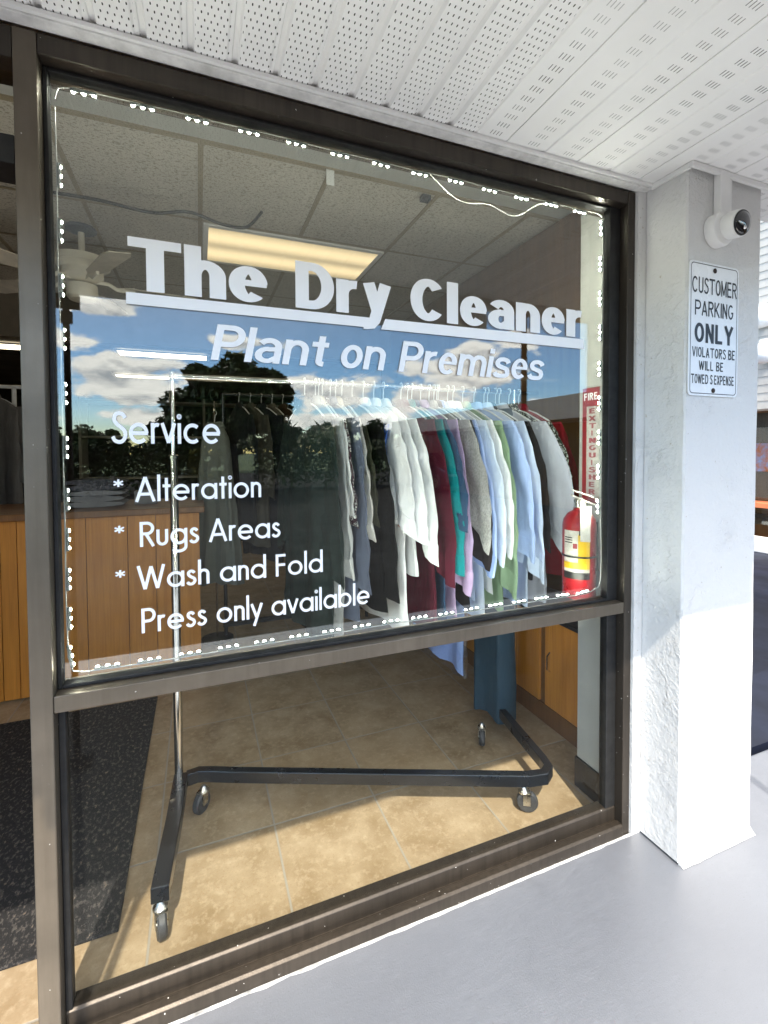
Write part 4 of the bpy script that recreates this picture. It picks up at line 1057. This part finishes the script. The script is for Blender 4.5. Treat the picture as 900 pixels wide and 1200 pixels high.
# rack behind the counter at the doorway
lr = thing('clothes_rack', 'white clothes rack behind the counter seen through the doorway', 'clothes rack', (-1.4, 4.6, 0))
sub(lr, MB().tube([(-2.6, 4.6, 1.98), (-1.2, 4.6, 1.98)], .014, 10).build('rail', M['wire_white'], smooth=True))
for x_ in (-2.5, -1.37): sub(lr, MB().lathe([(.016, 0), (.016, 1.965)], (x_, 4.6, .001), n=12).build('pole', M['wire_white'], smooth=True))
sub(lr, MB().tube([(-2.5, 4.6, 1.80), (-1.37, 4.6, 1.80)], .006, 8).build('crossbar', M['wire_white'], smooth=True))
lc = [((.015, .015, .02), 'black coat nearest the door on the white rack', 'coat'), ((.05, .05, .055), 'charcoal jacket second on the white rack', 'jacket'), ((.02, .025, .03), 'ink blue coat on the white rack', 'coat'), ((.10, .10, .10), 'mid grey jacket on the white rack', 'jacket'), ((.18, .17, .16), 'stone coloured coat on the white rack', 'coat')]
for k, (c_, lab, cat_) in enumerate(lc):
    G_('shirt', cat_, lab, cat_, -2.30 + .20 * k, c_, 1.0, .6, y=4.6, z=1.982, th=.03, rot=20 + 9 * k, group='clothes on the white rack', hang_label=lab)
# shelf of parcels along the back
sh = thing('shelf_unit', 'dim open shelf unit against the back wall', 'shelf', (.6, 9.2, 0))
for z_ in (.3, 1.0, 1.7, 2.3): MB().box(-2.4, 1.4, -.25, .25, z_, z_ + .03).build('shelf', M['drywall'], sh)
for x_ in (-2.4, -.5, 1.4): MB().box(x_ - .02, x_ + .02, -.251, .251, .002, 2.4).build('upright', M['drywall'], sh)

# ------------------------------------------------------------------ fire extinguisher and its sign
fe = thing('fire_extinguisher', 'red fire extinguisher with yellow and white label beside the window', 'fire extinguisher', (1.418, 1.455, .86))
MB().lathe([(.045, 0), (.060, .004), (.064, .014), (.064, .290), (.060, .315), (.045, .338), (.025, .350), (.022, .362)], n=36).build('cylinder', M['red'], fe, smooth=True)
def wrap(r_, a0, a1, z0, z1, m, name, par=fe, n=14):
    mb = MB(); vs = [(r_ * math.cos(R(a0 + (a1 - a0) * k / n)), r_ * math.sin(R(a0 + (a1 - a0) * k / n)), z) for z in (z0, z1) for k in range(n + 1)]
    mb.add(vs, [(k, k + 1, n + 2 + k, n + 1 + k) for k in range(n)]); return mb.build(name, m, par, smooth=True)
lb_ = wrap(.0646, 168, 262, .085, .275, M['label_white'], 'label')
wrap(.0650, 222, 262, .130, .262, M['label_yellow'], 'yellow_band', lb_); wrap(.0651, 168, 262, .125, .150, M['label_yellow'], 'yellow_band', lb_)
wrap(.0653, 168, 262, .085, .112, M['sign_black'], 'black_band', lb_); wrap(.0653, 225, 262, .258, .276, M['sign_black'], 'black_band', lb_)
wrap(.0652, 205, 219, .205, .225, M['sign_red'], 'red_mark', lb_)
for z_ in (.245, .236, .226): wrap(.0652, 172, 203, z_, z_ + .004, M['sign_black'], 'print_line', lb_)
MB().lathe([(.0665, 0), (.0665, .007)], (0, 0, .168), n=36).build('strap', M['blk'], fe, smooth=True)
MB().lathe([(.020, .355), (.022, .362), (.022, .395), (.014, .400)], n=16).build('valve', M['zinc'], fe, smooth=True)
MB().obox((.02, -.02, .412), Vector((.052, -.040, -.022)) * .9, Vector((.010, .012, 0)), (0, 0, .003)).build('lever', M['zinc'], fe, bevel=.002)
MB().obox((.022, -.022, .385), Vector((.058, -.044, -.030)) * .9, Vector((.010, .012, 0)), (0, 0, .003)).build('handle', M['zinc'], fe, bevel=.002)
MB().lathe([(.014, 0), (.014, .012)], (-.010, -.020, .378), (-.3, -1, 0), 16).build('gauge', M['label_white'], fe, smooth=True)
tgm = MB(); rr = []
for k in range(8): rr.append([(-.045 - .020 * math.sin(k / 7 * 2), -.050 - .022 * math.sin(k / 7 * 1.9), .375 - .135 * k / 7), (-.003 - .022 * math.sin(k / 7 * 2), -.066 - .016 * math.sin(k / 7 * 1.9), .372 - .135 * k / 7)])
rr2 = [[a, b, (b[0], b[1] + .0008, b[2]), (a[0], a[1] + .0008, a[2])] for a, b in rr]
tgm.rings(rr2); it = tgm.build('inspection_tag', M['label_white'], fe)
MB().box(.052, .076, -.02, .02, .10, .30).build('bracket', M['blk'], fe)
es = thing('extinguisher_sign', 'narrow red and white FIRE EXTINGUISHER sign on the pale pilaster', 'sign', (1.497, 1.475, 1.45))
def ep(o): attach(o, es); return o
ep(MB().box(1.4965, 1.4995, 1.432, 1.520, 1.235, 1.705).build('plate', M['label_white']))
for y0, y1, z0, z1 in ((1.432, 1.520, 1.630, 1.705), (1.500, 1.520, 1.262, 1.6295), (1.432, 1.520, 1.235, 1.2615)):
    ep(MB().box(1.4945, 1.4963, y0, y1, z0, z1).build('red_field', M['sign_red']))
AX = ((1.4963, 1.476, 0), (0, -1, 0), (0, 0, 1), (-1, 0, 0))
for k, ch in enumerate('EXTINGUISHER'):
    ep(text_mesh('letter', ch, -.010 if ch != 'I' else .002, .026 if ch != 'I' else .009, 1.600 - .0300 * k, .021, 0, M['sign_red'], None, weight=(.11, .10), axes=AX))
AX2 = ((1.4944, 1.476, 0), (0, -1, 0), (0, 0, 1), (-1, 0, 0))
ep(text_mesh('lettering', 'FIRE', -.036, .036, 1.655, .030, 0, M['sign_white'], None, weight=(.10, .09), axes=AX2))

# ------------------------------------------------------------------ wing of the shopping strip on the right, seen past the column and mirrored in the glass
wg = thing('retail_wing', 'neighbouring wing of the shopping strip with pale fascia and brown shopfront', 'building', (8.5, -3, 0))
def wp(name, mb, m, par=wg, **k): o = mb.build(name, m, **k); attach(o, par); return o
wp('wall', MB().box(9.3, 9.5, -16, 2.4, -.15, 2.6), M['wood_wall'])
fx = MB()
fx.box(7.75, 7.85, -16, 2.4, 2.17, 2.70); wp('fascia', fx, M['siding'])
wp('soffit', MB().box(7.86, 9.3, -16, 2.4, 2.19, 2.22), M['white'])
wp('roof', MB().box(7.86, 13, -16, 2.4, 2.66, 2.72), M['asphalt'])
sd = MB()
for k in range(26): sd.obox((7.85, 6.5, 2.10 + .12 * k), (.02, 0, -.012), (0, 4.1, 0), (.004, 0, .058))
wp('siding', sd, M['siding'])
wp('gable_wall', MB().box(7.9, 8.05, 2.41, 12, 2.04, 5.2), M['siding'])
wp('shopfront', MB().box(8.4, 8.5, 2.41, 12, .0, 2.6), M['wood_dark'])
w_ = wp('shop_window', MB().box(8.365, 8.37, 2.6, 11, .25, 1.95), M['glass_far'])
wp('window_frame', MB().box(8.34, 8.39, 2.5, 11.1, 1.80, 2.03), M['bronze'], w_)
wp('window_sill', MB().box(8.33, 8.39, 2.5, 11.1, .36, .41), M['bronze'], w_)
for y_ in (2.55, 5.4, 7.4): wp('mullion', MB().box(8.338, 8.392, y_ - .03, y_ + .03, .0, 1.80), M['bronze'], w_)
wp('poster', MB().box(8.355, 8.362, 4.63, 4.98, 1.10, 1.55), M['pic'], w_)
bn = thing('bench', 'orange topped bench in front of the far brown shopfront', 'bench', (8.1, 5, 0))
MB().box(-.18, .18, -1.8, 1.8, .56, .64).build('seat', M['orange'], bn, bevel=.01)
for y_ in (-1.5, 0, 1.5): MB().box(-.15, .15, y_ - .04, y_ + .04, .004, .56).build('leg', M['blk_metal'], bn)
tag(MB().box(7.3, 7.75, 3.0, 11, .003, .16).build('kerb_block', M['white'], bevel=.01), 'white painted kerb block before the far shopfront', 'kerb')
for z_, y_ in ((3.38, 4.42), (2.85, 4.36)):
    l_ = thing('globe_lamp', 'upper white globe lamp on the far siding' if z_ > 3 else 'lower white globe lamp on the far siding', 'lamp', (7.82, y_, z_), 'globe lamps on the siding')
    MB().lathe([(.02, -.15), (.10, -.13), (.15, -.06), (.16, 0), (.15, .06), (.10, .13), (.05, .15), (.05, .2)], (-.14, 0, 0), n=20).build('globe', M['wire_white'], l_, smooth=True)
    MB().box(-.12, 0, -.03, .03, .16, .21).build('bracket', M['white'], l_)

# ------------------------------------------------------------------ trees and cars beyond the lot (mirrored in the glass)
def crown_mesh(name, rx, rz, n, leaf, seed, clumps, m, flat=.0):
    rn = random.Random(seed); cl = []
    for k in range(clumps):
        while True:
            p = Vector((rn.uniform(-1, 1), rn.uniform(-1, 1), rn.uniform(-.85, 1)))
            if p.length < 1: break
        p = p * (.62 + .38 * p.length)
        cl.append((Vector((p.x * rx * .82, p.y * rx * .82, p.z * rz * .82)), rn.uniform(.16, .36) * rx))
    vs = []; fs = []; mi = []
    for k in range(n):
        c, r_ = cl[rn.randrange(clumps)]
        d = Vector((rn.gauss(0, 1), rn.gauss(0, 1), rn.gauss(0, 1))).normalized() * r_ * rn.random() ** .4
        d.z *= .7; p = c + d
        a = Vector((rn.gauss(0, 1), rn.gauss(0, 1), rn.gauss(0, .6))).normalized(); b = a.orthogonal().normalized()
        s = leaf * rn.uniform(.6, 1.3); i = len(vs)
        vs += [p + a * s, p + b * s * .5, p - a * s, p - b * s * .5]; fs.append((i, i + 1, i + 2, i + 3)); mi.append(rn.random() < .4)
    me = bpy.data.meshes.new(name); me.from_pydata([tuple(v) for v in vs], [], fs)
    for x_ in m: me.materials.append(x_)
    me.polygons.foreach_set('material_index', [int(q) for q in mi]); return me
def trunk_mesh(h, r_, spread, seed):
    rn = random.Random(seed); mb = MB()
    mb.tube([(0, 0, -.2), (.03, .02, h * .3), (-.04, .05, h * .62), (.02, 0, h)], [r_ * 1.35, r_, r_ * .8, r_ * .55], 10)
    for k in range(6):
        a = k * 1.05 + rn.random(); z0 = h * rn.uniform(.55, .95)
        mb.tube([(0, 0, z0), (math.cos(a) * spread * .4, math.sin(a) * spread * .4, z0 + spread * .35), (math.cos(a) * spread * .8, math.sin(a) * spread * .8, z0 + spread * .7)], [r_ * .5, r_ * .32, r_ * .12], 7)
    return mb
def tree(name, label, x, y, h, rx, rz, crown, sc_=1, group=None, rz_=0, tr_=.22):
    t = thing(name, label, 'tree', (x, y, -.15), group, rz_)
    if isinstance(crown, bpy.types.Mesh):
        c = bpy.data.objects.new('crown', crown); COL.objects.link(c); c.parent = t; c.location = (0, 0, h)
    trunk_mesh(h, tr_, rx, int(abs(x * 13 + y))).build('trunk', M['bark'], t, smooth=True)
    return t
oak = crown_mesh('oak_crown', 2.65, 2.0, 30000, .15, 3, 64, [M['leaf'], M['leaf2']])
tree('oak_tree', 'big round oak standing alone in the parking lot, mirrored in the window', 1.25, -17.4, 3.65, 2.4, 2, oak, tr_=.24)
ca = crown_mesh('tree_crown', 2.6, 1.9, 4200, .22, 8, 26, [M['leaf'], M['leaf2']]); cb_ = crown_mesh('tree_crown', 2.9, 1.6, 4200, .22, 21, 30, [M['leaf2'], M['leaf']])
labs = ['low bushy tree at the left end of the row behind the lot', 'broad tree beside the left end of the row', 'darker tree third in the row behind the lot', 'tree behind the left side of the big oak', 'tree hidden behind the big oak trunk', 'tree rising right of the big oak', 'tall tree two places right of the big oak',
        'tree near the middle of the row behind the clothes', 'rounded tree right of the middle of the row', 'tree far right in the row', 'tree next to the last of the row', 'last tree at the right end of the row']
rn = random.Random(5)
for k, lab in enumerate(labs):
    x = -15 + 4.3 * k; hh = (1.9, 2.0, 2.1, 2.3, 2.6, 3.0, 2.9, 2.4, 2.2, 2.2, 2.0, 2.0)[k]
    t = tree('tree', lab, x + rn.uniform(-.7, .7), -37 + rn.uniform(-2, 2), hh, 2.2, 1.8, ca if k % 2 else cb_, group='row of trees behind the parking lot', rz_=rn.uniform(0, 6))
yb = crown_mesh('shrub_crown', .9, .7, 1400, .12, 31, 12, [M['leaf3'], M['leaf2']])
tree('shrub', 'yellow green shrub before the oak', .35, -14.5, 1.15, .5, .4, yb, tr_=.05)

def hedge(label, x0, x1, y, h, seed):
    rn = random.Random(seed); vs = []; fs = []; mi = []
    for k in range(int((x1 - x0) * 900)):
        u = rn.random(); x = x0 + (x1 - x0) * u; top = h * (.86 + .14 * noise.noise(Vector((x * .9, seed, 0))) + .06 * noise.noise(Vector((x * 4, seed, 2))))
        z = -.1 + (top + .1) * rn.random() ** .6; p = Vector((x, y + rn.uniform(-.55, .55), z))
        a = Vector((rn.gauss(0, 1), rn.gauss(0, 1), rn.gauss(0, .7))).normalized(); b = a.orthogonal().normalized(); q = rn.uniform(.05, .12); i = len(vs)
        vs += [p + a * q, p + b * q * .6, p - a * q, p - b * q * .6]; fs.append((i, i + 1, i + 2, i + 3)); mi.append(int(rn.random() < .3))
    me = bpy.data.meshes.new('hedge'); me.from_pydata([tuple(v) for v in vs], [], fs)
    me.materials.append(M['leaf']); me.materials.append(M['leaf2']); me.polygons.foreach_set('material_index', mi)
    o = bpy.data.objects.new('hedge', me); COL.objects.link(o); return tag(o, label, 'hedge', 'hedges along the parking lot')
hedge('tall dark hedge along the far side of the lot, left of the oak', -16, 0, -17.6, 2.0, 3)
hedge('tall dark hedge along the far side of the lot, right of the oak', 2.2, 24, -17.8, 2.3, 8)
def car(label, x, y, rz, paint, group='cars parked in the lot'):
    t = thing('parked_car', label, 'car', (x, y, -.13), group, rz)
    # body sections along the length (local y from nose -2.2 to tail 2.2)
    def sec(y_, w_, z0, z1, ins):
        return [(-w_, y_, z0), (-w_ - .02, y_, (z0 + z1) / 2), (-w_ + ins, y_, z1), (0, y_, z1 + .03), (w_ - ins, y_, z1), (w_ + .02, y_, (z0 + z1) / 2), (w_, y_, z0), (0, y_, z0 - .02)]
    MB().rings([sec(-2.22, .70, .35, .62, .10), sec(-2.1, .82, .24, .78, .08), sec(-1.2, .88, .22, .98, .08), sec(0, .90, .22, 1.02, .06), sec(1.4, .89, .22, 1.04, .07), sec(2.1, .84, .26, .98, .10), sec(2.22, .74, .38, .85, .10)]).build('body', paint, t, smooth=True)
    gh = MB().rings([sec(-1.05, .78, 1.0, 1.02, .05), sec(-.35, .76, 1.0, 1.44, .16), sec(.9, .76, 1.0, 1.47, .16), sec(1.95, .74, 1.0, 1.08, .06)]); gh.build('cabin_glass', M['car_glass'], t, smooth=True)
    MB().box(-.56, .56, -.30, .95, 1.475, 1.51).build('roof', paint, t, bevel=.02)
    for sx in (-1, 1):
        for yy in (-1.38, 1.35):
            w_ = MB().lathe([(.18, -.10), (.30, -.11), (.33, -.08), (.33, .08), (.30, .11), (.18, .10)], (sx * .80, yy, .33), (1, 0, 0), 22).build('wheel', M['rubber'], t, smooth=True)
            MB().lathe([(.19, -.115), (.17, -.105), (.03, -.10), (.03, .10), (.17, .105), (.19, .115)], (sx * .80, yy, .33), (1, 0, 0), 18).build('rim', M['zinc'], w_, smooth=True)
        MB().obox((sx * .60, -2.19, .66), (.15, .02, 0), (0, .04, 0), (0, 0, .05)).build('headlight', M['headlight'], t, bevel=.01)
        MB().obox((sx * .98, -.62, 1.05), (.08, 0, 0), (0, .05, 0), (0, 0, .06)).build('mirror', paint, t, bevel=.02)
    return t
car('dark car parked nose in straight across from the window', 9.5, -15.0, math.pi, M['car_dark'])
car('silver car parked at the left across the lot', -5.5, -15.0, math.pi, M['car_silver'])
